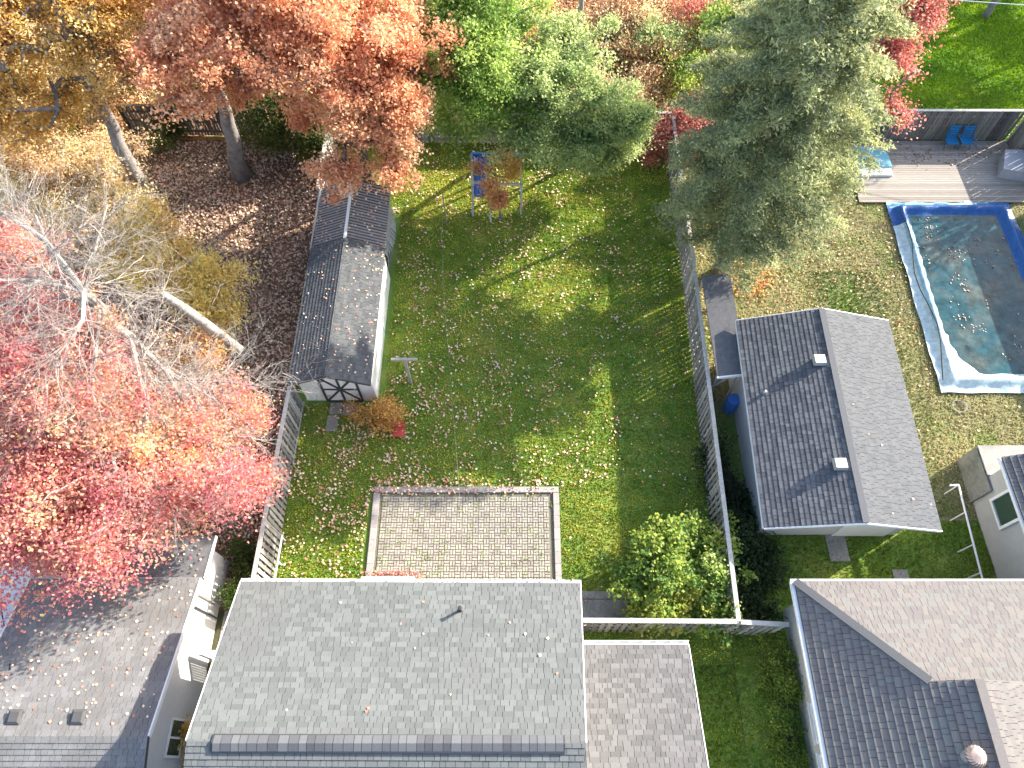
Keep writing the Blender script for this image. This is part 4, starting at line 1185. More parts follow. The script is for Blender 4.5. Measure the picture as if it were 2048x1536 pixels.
mb = MB()
for (a, b, c, r) in (((-12.58, 12.38, 9), (-13.31, 13.29, 10.2), (-14.22, 13.68, 11), .10), ((-12.58, 12.38, 9), (-13.22, 13.09, 10), (-13.63, 13.95, 10.5), .08), ((-12.58, 12.38, 9), (-12.17, 11.23, 9.2), (-12.70, 10.03, 9), .08),
                     ((-12.58, 12.38, 9), (-13.78, 12.33, 9.6), (-14.56, 12.03, 10), .07), ((-11.96, 11.94, 7.2), (-10.82, 9.60, 7.4), (-10.79, 7.87, 7), .09), ((-11.96, 11.94, 7.2), (-10.69, 10.85, 7), (-9.22, 10.12, 6.4), .08),
                     ((-10.82, 9.60, 7.4), (-10.39, 8.09, 7.2), (-10.24, 6.95, 6.6), .06), ((-11.68, 11.62, 5), (-9.82, 11.16, 5.8), (-7.67, 10.67, 6.2), .06), ((-12.38, 12.30, 8.4), (-11.99, 10.38, 8.4), (-12.08, 9.08, 7.8), .06),
                     ((-10.69, 10.85, 7), (-9.38, 9.00, 6.6), (-8.67, 8.12, 6), .06), ((-12.58, 12.38, 9), (-12.08, 13.25, 9.8), (-12.04, 14.79, 10), .05)):
    mb.tube([a, b, c], [r, r * .75, r * .4], n=7, cap=False)
    for k in range(26):
        f = random.random()
        A, B, Cc = Vector(a), Vector(b), Vector(c)
        p = A.lerp(B, f * 2) if f < .5 else B.lerp(Cc, f * 2 - 1)
        d = (Cc - A).normalized() * 0.7 + Vector((random.gauss(0, .6), random.gauss(0, .6), random.gauss(0, .35)))
        twig(mb, p, d, random.uniform(0.7, 1.5), 0.012, 3 if random.random() < .35 else 2, 0.55, 0.02)
for p, n_, L in (((-12.58, 12.38, 9), 26, 1.7), ((-13.08, 13.09, 10), 12, 1.3), ((-12.06, 12.03, 8), 16, 1.5), ((-11.35, 11.09, 7.2), 18, 1.5), ((-10.81, 9.21, 7.2), 18, 1.3), ((-12.14, 10.38, 8.4), 16, 1.3),
                 ((-10.00, 10.87, 6), 14, 1.3), ((-10.77, 7.91, 6.9), 12, 1.0), ((-13.95, 12.48, 9.4), 12, 1.3), ((-9.14, 8.94, 6), 10, 1.0), ((-13.42, 9.62, 8), 10, 1.2), ((-8.38, 10.78, 6), 8, .9), ((-13.82, 7.92, 7.6), 8, 1.1), ((-11.85, 7.18, 7.2), 8, 1.0)):
    for k in range(n_):
        a = random.uniform(0, 6.28)
        if random.random() < .3: continue
        twig(mb, p, (math.cos(a), math.sin(a), random.gauss(.1, .25)), L * random.uniform(.5, 1.1), random.choice((.010, .015, .026)), 3 if random.random() < .2 else 2, 0.5, 0.0)
tag(mb.build('bare_limbs', M['twig'], red), kind='stuff')

# pale leaning trunk with twigs
SN = empty('bare_tree', (-11.33, 15.49, 0), 'leaning pale trunk with thin bare twigs in the leaf covered left yard', 'tree')
MB().tube([(-11.33, 15.49, 0), (-11.42, 15.47, 0.6), (-11.95, 15.41, 2.4), (-12.36, 15.33, 3.8), (-12.77, 15.30, 4.8)], [.3, .23, .21, .19, .14], n=12).build('trunk', M['palebark'], SN, smooth=True)
mb = MB()
for p, n_, L in (((-12.77, 15.30, 4.8), 14, 1.1), ((-12.11, 15.37, 3), 4, .8), ((-11.41, 15.23, 1), 10, 1.0), ((-11.38, 15.47, 0.6), 8, 1.0)):
    for k in range(n_):
        twig(mb, p, (random.gauss(0, .6), random.gauss(0, .6), random.gauss(.2, .3)), random.uniform(.6, 1.2) * L, 0.014, 2, 0.5)
tag(mb.build('twigs', M['twig'], SN), kind='stuff')
# low twiggy shrubs round the left yard trunks
def twigshrub(label, c, n, L):
    mb = MB()
    for k in range(n):
        twig(mb, (c[0] + random.gauss(0, .15), c[1] + random.gauss(0, .15), c[2]), (random.gauss(0, .7), random.gauss(0, .7), random.uniform(.3, 1)), L * random.uniform(.6, 1.1), .014, 2, .45)
    tag(mb.build('twiggy_shrub', M['twig'], origin=(c[0], c[1], 0)), label, 'shrub', 'bare twiggy shrubs in the left yard')
twigshrub('bare twiggy shrub at the foot of the tall grey trunk', (-16.75, 23.40, 0), 22, 1.3)
twigshrub('bare twiggy shrub left of the tall grey trunk', (-19.30, 25.33, 0), 18, 1.4)
twigshrub('small bare shrub in the middle of the leaf litter', (-13.52, 20.98, 0), 12, 1.0)
twigshrub('bare shrub nearest the long shed, by the pale trunk foot', (-11.34, 17.11, 0), 10, 1.1)

# tall grey-trunked golden tree, upper left
tree('golden_maple', 'tall golden maple with crooked grey trunk at the upper left', [(-16.76, 22.93, 0), (-17.03, 23.76, 3), (-17.01, 24.21, 5.6), (-16.89, 24.20, 7.4), (-16.43, 24.08, 9.4), (-16.36, 24.29, 10.6)],
     0.36, [((-18.59, 23.75, 8.4), 2.6, 1.8), ((-18.32, 25.57, 9.2), 2.6, 1.8), ((-15.03, 24.96, 9), 2.2, 1.7), ((-13.89, 26.18, 8.8), 1.8, 1.4), ((-15.05, 25.10, 7.4), 1.0, .8), ((-19.67, 22.69, 7), 2.0, 1.5), ((-18.38, 23.69, 6.4), 1.1, .9), ((-15.74, 25.72, 9.5), 2.0, 1.6)],
     'gold', clumps=620, per=100, cr=0.28, size=0.11, bark='bark', jitter=0.2, shell=0.5)
tree('golden_maple', 'second golden maple at the very top left corner behind the tall one', [(-24, 34, 0), (-23.5, 33, 3), (-23, 32, 6)], 0.25,
     [((-22.30, 30.10, 5), 2.4, 1.6), ((-20.30, 29.33, 4), 1.8, 1.3), ((-17.51, 30.42, 4), 1.5, 1.1), ((-22.59, 27.30, 4.5), 1.8, 1.3), ((-18.66, 31.21, 5), 1.8, 1.4)],
     'palegold', clumps=380, per=90, cr=0.3, size=0.11, jitter=0.22, shell=0.4)
tree('pale_gold_maple', 'low pale gold leaved maple at the left edge above the bare limbs', [(-23.20, 23.72, 0), (-22.40, 24.17, 1.2), (-21.03, 24.22, 2.4)],
     0.12, [((-21.38, 23.60, 3), 2.2, 1.4), ((-19.27, 24.01, 2.6), 1.8, 1.2), ((-22.41, 25.13, 3.6), 1.6, 1.2), ((-19.93, 22.11, 2.4), 1.6, 1.1), ((-17.50, 22.19, 2), 1.3, .9), ((-19.88, 20.04, 2.5), 1.4, 1)],
     'palegold', clumps=620, per=95, cr=0.28, size=0.09, bark='palebark', jitter=0.2, shell=0.4)
tree('young_yellow_maple', 'young bright yellow maple between the two leaning trunks', [(-13.80, 17.37, 0), (-14.03, 18.26, 1), (-14.28, 18.83, 2)],
     0.08, [((-14.58, 19.04, 2.4), 1.3, .8), ((-13.00, 17.78, 2), 1.3, .8), ((-15.77, 19.95, 2.6), 1.0, .8), ((-12.48, 16.82, 1.2), .9, .6), ((-16.12, 18.51, 2.4), 1.0, .7)],
     'brightgold', clumps=260, per=85, cr=0.28, size=0.10, bark='palebark', jitter=0.22, shell=0.3)
tree('orange_sapling', 'orange leaved sapling at the foot of the pale leaning trunk', [(-12.84, 14.85, 0), (-12.67, 14.87, 1), (-12.64, 14.74, 1.8)],
     0.05, [((-12.90, 15.22, 1.4), .95, .6), ((-13.91, 15.22, 1.4), .9, .6), ((-12.30, 17.54, 0.9), .7, .4)], 'orange', clumps=70, per=70, cr=0.28, size=0.10, jitter=0.22, shell=0.3)

# rust oaks
tree('rust_oak', 'tall rust coloured oak with grey trunk in the left yard', [(-13.33, 25.94, 0), (-12.91, 25.83, 3.4), (-12.25, 25.03, 6), (-11.09, 24.29, 8)],
     0.42, [((-10.91, 23.48, 8.6), 2.3, 1.7), ((-11.59, 24.67, 9.4), 1.7, 1.4), ((-8.85, 23.80, 9.4), 2.4, 1.9), ((-8.89, 23.08, 7.6), 1.8, 1.3), ((-10.71, 23.54, 7), 1.3, 1), ((-12.89, 24.59, 8), 1.1, .9), ((-7.39, 24.94, 10), 2.4, 2), ((-9.83, 25.24, 10), 2.2, 1.8), ((-9.03, 23.00, 6), .8, .6)],
     'rust', clumps=560, per=150, cr=0.25, size=0.115, low=-0.3, jitter=0.17)
tree('rust_oak', 'rust coloured oak overhanging the far end of the sheds', [(-6.7, 24.3, 0), (-6.6, 23.9, 3), (-6.4, 23.2, 5.5), (-6.2, 22.6, 7.5)],
     0.34, [((-6.39, 23.20, 8.6), 1.9, 1.5), ((-4.80, 23.45, 8.2), 1.6, 1.3), ((-3.61, 24.53, 7.6), 1.0, .8), ((-6.15, 22.21, 7.4), 1.5, 1.2), ((-4.93, 22.36, 6.8), 1.2, 1), ((-6.50, 21.39, 6.2), 1.15, .9), ((-5.22, 21.21, 5.6), 1.0, .8), ((-6.45, 20.94, 5.2), .9, .7), ((-4.43, 24.66, 8.8), 1.4, 1.2)],
     'rust', clumps=480, per=140, cr=0.24, size=0.11, low=-0.3, jitter=0.17, bark='darkbark')
# green maples
tree('green_maple', 'dense green maple behind the back fence left of the play frame', [(-1.9, 31.0, 0), (-1.9, 30.3, 3), (-1.9, 29.3, 6)],
     0.28, [((-1.67, 25.80, 8), 2.2, 2.0), ((-2.53, 24.94, 6.6), 1.7, 1.5), ((-1.35, 25.28, 5.6), 1.4, 1.2), ((-3.09, 25.07, 5), 1.1, .9), ((-1.42, 25.31, 4), .9, .8), ((-2.87, 26.79, 8.4), 1.6, 1.4), ((-0.69, 27.40, 8), 1.6, 1.5), ((-0.82, 26.32, 6.5), 1.2, 1.2)],
     'green', clumps=520, per=140, cr=0.25, size=0.11, jitter=0.16)
tree('grey_green_tree', 'grey-green broadleaf tree overhanging the back fence right of the play frame', [(1.6, 28.9, 0), (1.6, 28.0, 2.5), (1.7, 27.0, 4.5)],
     0.22, [((1.70, 26.45, 6.4), 1.7, 1.5), ((0.76, 25.59, 5.6), 1.3, 1.2), ((2.49, 25.46, 5.2), 1.4, 1.2), ((1.23, 24.99, 4), 1.4, 1.2), ((2.39, 24.63, 2.9), 1.2, 1.0), ((1.05, 24.69, 2.4), .8, .8)],
     'greygreen', clumps=430, per=140, cr=0.23, size=0.10, jitter=0.16)
tree('grey_green_tree', 'smaller grey-green tree at the right of its twin, over the back fence', [(4.2, 27.6, 0), (4.2, 27.0, 2), (4.2, 26.3, 3.6)],
     0.16, [((4.14, 25.47, 4.8), 1.25, 1.1), ((3.65, 24.59, 3.8), 1.2, 1.1), ((4.88, 24.84, 3), .9, .9), ((3.42, 24.32, 2.6), .8, .7), ((5.14, 25.62, 4), .8, .7)],
     'greygreen', clumps=280, per=130, cr=0.22, size=0.10, jitter=0.16)
# big spruce: whorls of level, slightly drooping boughs
def spruce(label, base, height, rprof, z0=2.6, step=0.36, nb=7, per=120, leaf='needle'):
    root = empty('spruce_tree', base, label, 'tree')
    bx, by = base[0], base[1]
    MB().tube([(bx, by, 0), (bx + .02, by, 2), (bx, by - .03, height * .5), (bx, by, height)], [.34, .27, .18, .03], n=12).build('trunk', M['bark'], root, smooth=True)
    br = MB(); C_ = []
    z = z0
    while z < height - 0.3:
        f = (z - z0) / (height - z0)
        r = np.interp(z, [q[0] for q in rprof], [q[1] for q in rprof])
        k0 = R.uniform(0, 6.28)
        m = max(3, int(nb * (0.75 + 0.5 * R.random()) * (1 if r > 1.2 else 0.7)))
        for k in range(m):
            th = k0 + 2 * math.pi * k / m + R.normal() * 0.22
            L = r * R.choice([R.uniform(0.45, 0.75), R.uniform(0.8, 1.0), R.uniform(0.95, 1.14)])
            if z < 6.5:      # low boughs survive on the open side towards the lawn
                L *= 0.62 + 0.5 * (6.5 - z) / 4 * math.cos(th - math.radians(215)) + 0.38 * (z - 2.6) / 3.9
            if L < 0.4: continue
            n_ = max(2, int(L / 0.36))
            pts = []
            bend = R.normal() * 0.12
            for q in range(n_ + 1):
                g = q / n_
                a = th + bend * g
                rr = 0.12 + L * g
                pts.append((bx + rr * math.cos(a), by + rr * math.sin(a), z + 0.18 * math.sin(g * 2.2) * L * 0.5 - 0.16 * L * g * g + R.normal() * 0.03))
                if g > 0.22:
                    C_.append((*pts[-1], 0.5 + 0.7 * math.sin(math.pi * min(1, g * 0.9))))
                    # side sprays
                    if g < 0.95:
                        for sgn in (-1, 1):
                            if R.random() < 0.8:
                                w_ = 0.34 * L * (1 - g * 0.75) * R.uniform(0.5, 1)
                                C_.append((pts[-1][0] + math.cos(a + sgn * 1.1) * w_, pts[-1][1] + math.sin(a + sgn * 1.1) * w_, pts[-1][2] - 0.04, 0.6))
            br.tube(pts, [0.045 * (1 - 0.85 * q / n_) for q in range(n_ + 1)], n=4, cap=False)
        z += step * R.uniform(0.8, 1.2)
    tag(br.build('branches', M['bark'], root), kind='stuff')
    C_ = np.array(C_)
    n = (per * C_[:, 3] * R.uniform(0.5, 1.4, len(C_))).astype(int)
    ctr = np.repeat(C_[:, :3], n, axis=0)
    P = ctr + R.normal(size=ctr.shape) * np.array([0.15, 0.15, 0.06])
    tn = vnoise(C_[:, :2] + 40 + C_[:, 2:3] * .9, 0.8, 77) * 0.7 + 0.3 * R.random(len(C_)) + 0.02 * (C_[:, 0] - bx)
    tint = np.repeat(tn, n) + R.normal(size=len(P)) * 0.13
    tag(quads_mesh('crown', leaf_quads(P, 0.058, 0.4, 2.7), tint, M[leaf], root), kind='stuff')
    return root
spruce('giant grey-green spruce towering between the lawn and the pool', (9.4, 19.95, 0), 14.5,
       [(2, 2.6), (3, 3.1), (5, 3.6), (7, 3.6), (9, 3.3), (11, 2.9), (13, 2.1), (14.5, .5)], per=92)
tree('tall_maple', 'tall yellow-green maple with long bare trunk, mostly hidden behind the spruce', [(11.4, 26.5, 0), (11.3, 26.4, 3), (11.3, 26.3, 6), (11.3, 26.2, 8)], 0.2,
     [((10.9, 26.0, 8.6), 2.0, 1.5), ((12.6, 26.4, 8.2), 1.6, 1.2), ((9.6, 26.6, 7.8), 1.3, 1.1), ((11.6, 24.8, 8.4), 1.3, 1.1)], 'green', clumps=170, per=110, cr=0.3, size=0.11)
tree('crimson_maple', 'crimson leaved maple showing behind the spruce at the right', [(16.6, 29.6, 0), (16.3, 29, 4), (16.1, 28, 6)], 0.14,
     [((16.67, 27.95, 6.5), 1.1, 1.3), ((16.77, 27.33, 5.5), 1.1, 1.0), ((16.89, 26.09, 3.6), .8, .6), ((17.32, 26.02, 1.6), .4, .5), ((17.34, 28.57, 7), .8, 1.0)], 'crimson', clumps=110, per=90, cr=0.33, size=0.11, jitter=0.2)
tree('crimson_maple', 'small crimson tree against the back fence left of the spruce', [(8.1, 27.6, 0), (8.1, 27.2, 1.0), (8.1, 26.9, 1.8)], 0.07,
     [((7.76, 27.40, 1.2), .8, .8), ((8.96, 28.00, 2.2), .7, .8), ((8.49, 26.77, 0.9), .55, .5), ((8.91, 28.15, 3), .4, .5), ((7.07, 26.74, 0.6), .35, .4)], 'crimson', clumps=90, per=110, cr=0.28, size=0.10, jitter=0.2)
# small lawn trees and shrubs
tree('orange_sapling', 'small orange and yellow leaved tree growing through the play frame', [(-0.55, 23.2, 0), (-0.6, 23.3, 1.2), (-0.7, 23.5, 2.4)], 0.06,
     [((-0.55, 23.04, 1.4), .62, .7), ((-0.88, 23.60, 2.4), .6, .6), ((-1.37, 22.83, 0.8), .45, .35), ((-0.20, 24.01, 2.6), .35, .3), ((-0.77, 24.94, 3.2), .15, .35)], 'orange', clumps=70, per=80, cr=0.17, size=0.09, jitter=0.2)
shrub('orange_shrub', 'low golden orange shrub on the lawn in front of the shed', (-5.5, 12.3), [((-5.57, 12.32, 0.4), .62, .5), ((-6.09, 12.43, 0.4), .45, .4), ((-4.79, 12.54, 0.4), .4, .4)], 'gold', 45, 110, 0.2, 0.08, jitter=0.25, low=0)
rc = empty('garden_chair', (-4.45, 11.75, 0), 'faded red garden chair beside the golden shrub', 'chair')
MB().box((-4.7, 11.6, .38), (-4.25, 12.0, .43)).build('seat', M['redplastic'], rc)
MB().box((-4.7, 12.0, .43), (-4.25, 12.04, .85)).build('backrest', M['redplastic'], rc)
for (x, y) in ((-4.68, 11.62), (-4.28, 11.62), (-4.68, 11.98), (-4.28, 11.98)):
    MB().tube([(x, y, 0), (x, y, .38)], .015, 6).build('leg', M['metal'], rc)
shrub('lime_bush', 'large lime green and yellow leaved bush in the lawn corner by the right fence', (5.8, 6.3),
      [((5.08, 7.06, 1.1), .85, .9), ((5.12, 5.65, 1.1), .95, .9), ((6.66, 6.73, 1), .95, .8), ((6.49, 5.34, 1), .95, .8), ((4.80, 5.00, 0.6), .5, .5)], 'lime', 260, 75, 0.16, 0.115, low=-0.1, flat=0.6, jitter=0.2)
shrub('green_bush', 'darker green bush pressed against the fence corner, right of the lime bush', (6.8, 5.6),
      [((6.95, 6.05, 0.9), .6, .7), ((6.77, 4.98, 0.7), .6, .6), ((6.43, 7.33, 0.8), .5, .6)], 'green', 110, 70, 0.16, 0.10, low=-0.1, flat=0.6, jitter=0.2)
shrub('side_hedge', 'narrow hedge along the beige house wall', (9.15, 2), [((8.98, y, .35), .28, .3) for y in (4, 3.6, 3.2, 2.8, 2.4, 2.0, 1.6, 1.2, .8, .4, 0, -.4)], 'lime', 260, 70, 0.13, 0.065, low=0, jitter=0.2)
shrub('ivy_bed', 'dark ivy in the gap between the right fence and garage', (8.3, 10.5), [((8.25, y, .3), .55, .45) for y in (12.2, 11.4, 10.6, 9.8, 9.0, 8.2, 7.4)] + [((8.5, 6.6, .3), .7, .4), ((8.6, 5.8, .25), .8, .3), ((9.4, 7.0, .2), .5, .3)], 'darkleaf', 240, 90, 0.22, 0.09, low=0, jitter=0.2, cat='ivy')
shrub('yellow_shrub', 'yellow leaved shrub in the narrow alley', (-9.95, 0.6), [((-9.95, .9, .9), .28, .6), ((-9.9, .2, .8), .3, .6)], 'gold', 34, 60, 0.16, 0.09)
shrub('small_shrub', 'small green and orange shrub beside the far end of the alley', (-9.75, 5.2), [((-9.8, 5.2, .5), .35, .4)], 'lime', 16, 60, 0.15, 0.08)
shrub('alley_ivy', 'dark green ground ivy beside the white wall under the red maple', (-9.5, 6.4), [((-9.5, 6.8, .2), .5, .25), ((-9.4, 6.0, .2), .45, .25), ((-9.3, 5.0, .15), .4, .2)], 'olive', 60, 70, 0.2, 0.08, low=0, cat='ivy')
og = 'olive evergreens at the left back fence'
shrub('evergreen_shrub', 'olive evergreen right of the grey oak trunk', (-13.00, 28.80, 0), [((-12.59, 28.00, 2.4), 1.1, 1.3), ((-12.11, 27.60, 1.4), 1.0, 1.0)], 'olive', 90, 120, .3, .1, group=og)
shrub('evergreen_shrub', 'olive evergreen under the rust foliage next to the shed end', (-10.88, 28.44, 0), [((-10.15, 27.38, 2.2), 1.0, 1.2), ((-10.16, 27.30, 1.2), 1.0, .9)], 'olive', 90, 120, .3, .1, group=og)
shrub('green_bush', 'bright green bush against the dark fence in the left yard', (-17.58, 30.85, 0), [((-16.13, 29.49, 2.2), 1.0, 1.0), ((-17.06, 29.61, 1.2), .8, .7)], 'green', 60, 110, .28, .1)
shrub('dark_bush', 'dark green bush in front of the dark fence', (-17.51, 28.80, 0), [((-17.16, 28.56, 0.7), .8, .6)], 'olive', 40, 90, .24, .09)
shrub('green_bush', 'yellow-green bush left of the tall grey trunk', (-22.64, 29.17, 0), [((-21.68, 28.47, 1.4), .8, .7)], 'lime', 34, 90, .25, .09)
# woods behind the fence
shrub('tan_grass_clump', 'upright tan ornamental grass behind the grey-green trees', (4.95, 33.42, 0), [((4.93, 33.07, 1.2), .5, 1.1), ((5.76, 33.06, 0.9), .6, .8)], 'tanstem', 70, 60, 0.22, 0.22, elong=3.0, flat=0.0, low=-.3, cat='ornamental grass')
for (px, r, z, kind, lb) in (((8.10, 33.74, 1.6), 1.3, 1.0, 'greygreen', 'green shrub in the back woods nearest the tan grass'),
                             ((8.95, 31.62, 1.4), 1.3, 1.0, 'lime', 'yellow-green shrub in the back woods left of the spruce'),
                             ((6.67, 35.26, 1.4), 1.2, .9, 'palegold', 'pale gold shrub in the back woods above the tan grass'),
                             ((10.28, 35.37, 2.2), 1.2, 1.0, 'crimson', 'dark red shrub at the top edge left of the spruce top'),
                             ((7.11, 30.60, 1), 1.2, .6, 'palegold', 'pale gold low shrub right behind the back fence'),
                             ((0.73, 37.30, 1.2), 1.2, .8, 'gold', 'golden shrub at the top edge left of the utility pole'),
                             ((8.24, 37.44, 1.4), 1.4, 1.0, 'litter_orange', 'brown leaved shrub at the top edge in the back woods'),
                             ((11.24, 33.54, 2.6), 1.0, .9, 'lime', 'yellow-green sapling touching the spruce at the top edge'),
                             ((4.26, 30.22, 1), 1.2, .7, 'palegold', 'pale gold undergrowth between the grey-green trees and the back fence'),
                             ((7.21, 32.40, 1.4), 1.1, .8, 'litter_orange', 'orange brown shrub in the middle of the back woods'),
                             ((5.67, 36.56, 1.4), 1.1, .8, 'litter_orange', 'orange brown shrub right of the utility pole'),
                             ((-20.33, 32.80, 1.4), 1.5, .9, 'olive', 'dark green undergrowth bush behind the golden maple'),
                             ((-20.87, 37.00, 1.4), 1.6, .9, 'olive', 'dark green undergrowth bush at the top left edge')):
    shrub('woodland_shrub', lb, px, [(px, r, z)], kind, 90, 80, .33, .11, low=0, jitter=0.22, group='shrubs in the woods behind the fence')
tag(MB().tube([(3.70, 36.03, 0), (3.7, 36.03, 9)], [.16, .11], 12).build('utility_pole', M['timber'], origin=(3.70, 36.03, 0)), 'grey utility pole rising behind the grey-green trees', 'pole')
tag(MB().tube([(3.7, 36.0, 6.2), (12, 33.6, 5.6), (20, 31.8, 5.4), (32, 29.4, 6)], 0.02, 5).build('power_cable', M['metal'], origin=(20, 31.8, 5.4)),
    'pale cable crossing above the far right lawn', 'cable')
for (bx, by, lb) in ((33.5, 37.5, 'green maple standing right of the far lawn, nearer one'), (37.5, 44.5, 'green maple standing right of the far lawn, farther one'),
                     (31.0, 45.5, 'green maple standing beyond the far lawn, past the top right corner')):
    tree('green_maple', lb, [(bx, by, 0), (bx, by, 3), (bx - .2, by, 6)], .25, [((bx, by, 7), 2.6, 2.4), ((bx - 1.6, by + 1, 6), 1.6, 1.4), ((bx + .8, by - 1.4, 5.4), 1.6, 1.4), ((bx - .6, by - 1, 9), 1.5, 1.3)],
         'green', clumps=170, per=70, cr=.34, size=.2)
# bare tree beyond the right edge whose shadow falls on the pool
BT = empty('bare_tree', (30.0, 27.5, 0), 'bare tree standing beyond the right end of the pool fence', 'tree')
MB().tube([(30, 27.5, 0), (29.9, 27.5, 2.5), (30, 27.6, 4.4)], [.22, .17, .14], 10).build('trunk', M['bark'], BT)
mb = MB()
for k in range(16):
    twig(mb, (30, 27.55, 3.4 + k * .06), (random.gauss(-.1, .45), random.gauss(0, .45), random.uniform(.3, 1)), random.uniform(1.2, 1.9), .075, 2, .35)
tag(mb.build('branches', M['bark'], BT), kind='stuff')
BT2 = empty('bare_tree', (27.5, 38.5, 0), 'bare grey tree at the top right corner of the far lawn', 'tree')
MB().tube([(27.5, 38.5, 0), (27.4, 38.4, 2.5), (27.3, 38.3, 4)], [.2, .16, .12], 10).build('trunk', M['bark'], BT2)
mb = MB()
for k in range(14):
    twig(mb, (27.3, 38.3, 2.6 + k * .12), (random.gauss(0, .5), random.gauss(0, .5), random.uniform(.5, 1)), random.uniform(1.2, 1.9), .05, 3, .4)
tag(mb.build('branches', M['bark'], BT2), kind='stuff')

# ------------------------------------------------------------------ fallen leaves
def lift(P, z=0.05):
    return np.hstack([P, R.uniform(z * .4, z * 1.2, (len(P), 1))])
P = sample([(-26, 5.2), (-9.0, 5.2), (-9.0, 28.3), (-26, 28.3)], 54000)
scatter('fallen_leaves', 'thick brown and tan leaf litter over the left yard', lift(P, .08), 0.125, M['litter'], 0.5,
        tint=np.clip(0.15 + 0.45 * vnoise(P, 1.6, 31) + R.normal(size=len(P)) * 0.2 + 0.25 * np.exp(-((P[:, 1] - 18) / 4) ** 2) * (P[:, 0] < -12), 0, 1))  # tint raised mid-yard: a sunlit patch put into the leaf colour
P = sample([(-26, 28.9), (17, 28.5), (17, 42), (-26, 42)], 60000)
scatter('fallen_leaves', 'orange brown leaf litter on the woodland floor behind the fence', lift(P, .06), 0.14, M['litter_orange'], 0.6,
        tint=np.clip(0.1 + 0.6 * vnoise(P, 2, 32) + R.normal(size=len(P)) * 0.2, 0, 1))
def lawn_leaf_density(P):
    d = 0.35 * np.exp(-((P[:, 0] + 8) / 4.5) ** 2) + 0.9 * np.exp(-(((P[:, 0] + 5.5) / 2.2) ** 2 + ((P[:, 1] - 10) / 2.6) ** 2)) + 0.26 * np.exp(-((P[:, 0] - .5) / 5) ** 2) * (P[:, 1] > 9.6) + 0.10 * (P[:, 1] > 10) + 0.02
    return np.clip(d * (0.35 + vnoise(P, 0.9, 33)), 0, 1)
P = sample(YARD, 42000, [PATIO, SHEDP], lambda P: lawn_leaf_density(P) * np.clip(0.25 + 1.9 * (vnoise(P, 0.6, 55) - .35), 0.1, 1.3))
scatter('fallen_leaves', 'scattered pinkish tan leaves over the middle lawn', lift(P, .1), 0.094, M['litter_lawn'], 0.75)
P = sample([(7.9, 8.4), (24, 8.4), (24, 28.3), (7.9, 28.3)], 9000, [GARP, POOLP], lambda P: np.clip(.25 + .75 * (P[:, 1] > 16) * vnoise(P, 1.3, 34), 0, 1))
scatter('fallen_leaves', 'orange tan leaves on the dry grass below the spruce', lift(P, .08), 0.10, M['litter_orange'], 0.7)
P = sample([(9, 18), (12.3, 18), (12.3, 20.6), (9, 20.6)], 2600, dens=lambda P: np.clip(1.4 * np.exp(-(((P[:, 0] - 10.7) / .8) ** 2 + ((P[:, 1] - 19.6) / .7) ** 2)), 0, 1))
scatter('fallen_leaves', 'small pile of orange leaves between the spruce trunk and garage', lift(P, .12), 0.12, M['orange'], 0.6)
P = sample([(17, 24.2), (25.1, 24.2), (25.1, 28.1), (17, 28.1)], 2200, dens=lambda P: np.clip(1.3 * np.exp(-((P[:, 1] - 27.3) / .6) ** 2) * (P[:, 0] > 19) * vnoise(P, .5, 35), 0, 1))
scatter('fallen_leaves', 'dark curled leaves swept against the pool fence on the deck', np.hstack([P, np.full((len(P), 1), .17)]), 0.10, M['litter'], 0.6, tint=R.random(len(P)) * .25)
P = sample([(18.8, 14.8), (23.3, 14.8), (23.3, 23.2), (18.8, 23.2)], 2600, dens=lambda P: np.clip((vnoise(P, .7, 36) - .62) * 3 * vnoise(P, .2, 37), 0, 1))
scatter('fallen_leaves', 'reddish leaves floating on the pool cover water', np.hstack([P, np.full((len(P), 1), .14)]), 0.075, M['litter_lawn'], 0.9, tint=R.random(len(P)) * .7)
P = sample([(7.7, -1), (9, -1), (9, 4), (7.7, 4)], 300)
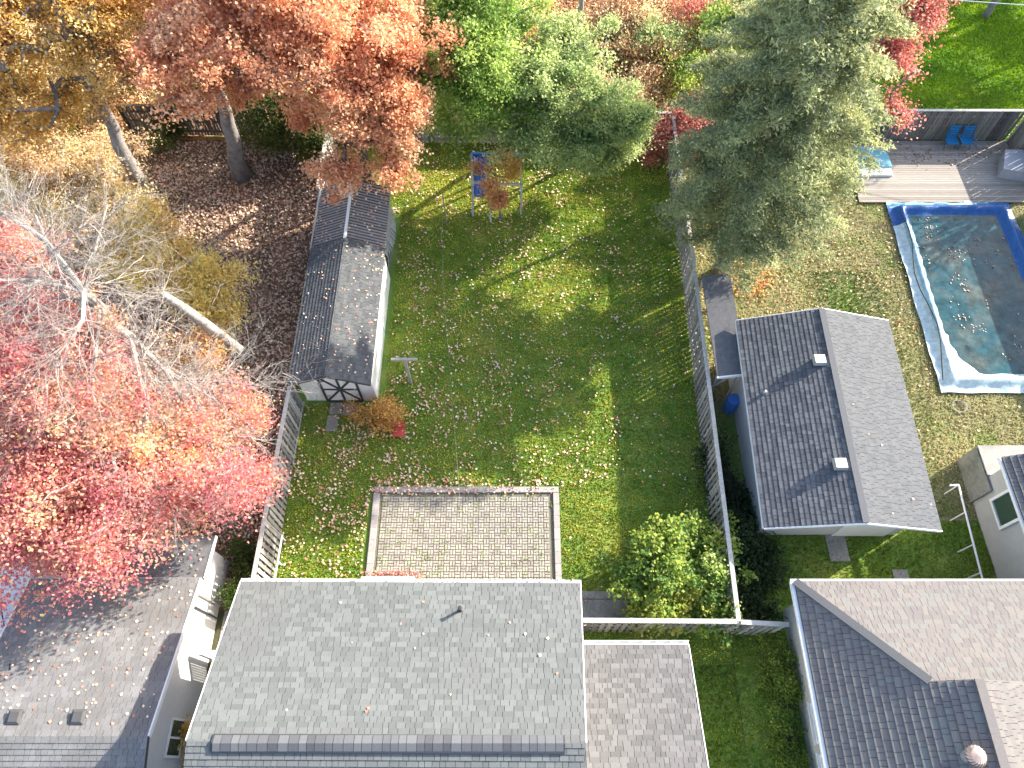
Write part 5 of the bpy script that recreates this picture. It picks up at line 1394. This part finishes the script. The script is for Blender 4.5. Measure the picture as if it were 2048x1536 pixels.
# leaves on roofs
def roof_leaves(n, x0, x1, y0, y1, zf, label, dens=None, size=.085):
    P = sample([(x0, y0), (x1, y0), (x1, y1), (x0, y1)], n, dens=dens)
    z = zf(P[:, 0], P[:, 1]) + 0.035
    scatter('fallen_leaves', label, np.column_stack([P, z]), size, M['litter_lawn'], 0.85)
roof_leaves(16, -7.9, 1.7, 1.2, 4.8, lambda x, y: 4.55 + (4.95 - y) * 1.45 / 4.31, 'few stray pale leaves on the large grey-green roof')
roof_leaves(200, -15.5, -10.3, 1.0, 5.4, lambda x, y: 2.6 + (5.5 - y) * 1.25 / 4.65, 'small leaves strewn on the weathered grey roof at left')
roof_leaves(60, -14, -10.3, 5.6, 7.0, lambda x, y: 2.5 - (y - 5.5) * .165, 'leaves on the dark low roof under the red maple')
roof_leaves(110, -6.9, -5.4, 13.2, 19.5, lambda x, y: 2.1 + (-5.42 - x) * .418, 'pale leaves dotted on the right slope of the long shed')
roof_leaves(60, -8.5, -7.1, 13.2, 19.5, lambda x, y: 2.1 + (x + 8.6) * .4125, 'pale leaves dotted on the left slope of the long shed')
roof_leaves(160, -8.5, -5.5, 19.8, 23.1, lambda x, y: 2.62 - np.abs(x + 7.05) * .4, 'orange leaves caught on the corrugated shed roof', size=.1)
roof_leaves(8, 11.9, 14.4, 7.4, 15.2, lambda x, y: 3.7 - (x - 11.6) * .36, 'few leaves on the pale garage roof slope')
P = sample([(-5.5, 9.3), (1.8, 9.3), (1.8, 10.0), (-5.5, 10.0)], 900, dens=lambda P: np.clip(.9 - (P[:, 0] + 5.5) * .09, 0.1, 1))
scatter('fallen_leaves', 'red and tan leaves banked along the patio edging', lift(P, .14), 0.09, M['litter_lawn'], .6, tint=R.random(len(P)) * .8)
P = np.column_stack([R.uniform(-8, 2, 110), R.uniform(4.98, 5.06, 110)])
scatter('fallen_leaves', 'brown leaves caught along the white gutter of the large grey roof', np.hstack([P, np.full((110, 1), 4.56)]), .06, M['litter'], .6)
P = sample([(-5.5, 6.1), (-3.2, 6.1), (-3.2, 6.4), (-5.5, 6.4)], 220)
scatter('fallen_leaves', 'red leaves lying in front of the white back step', lift(P, .12), 0.08, M['red'], .6)
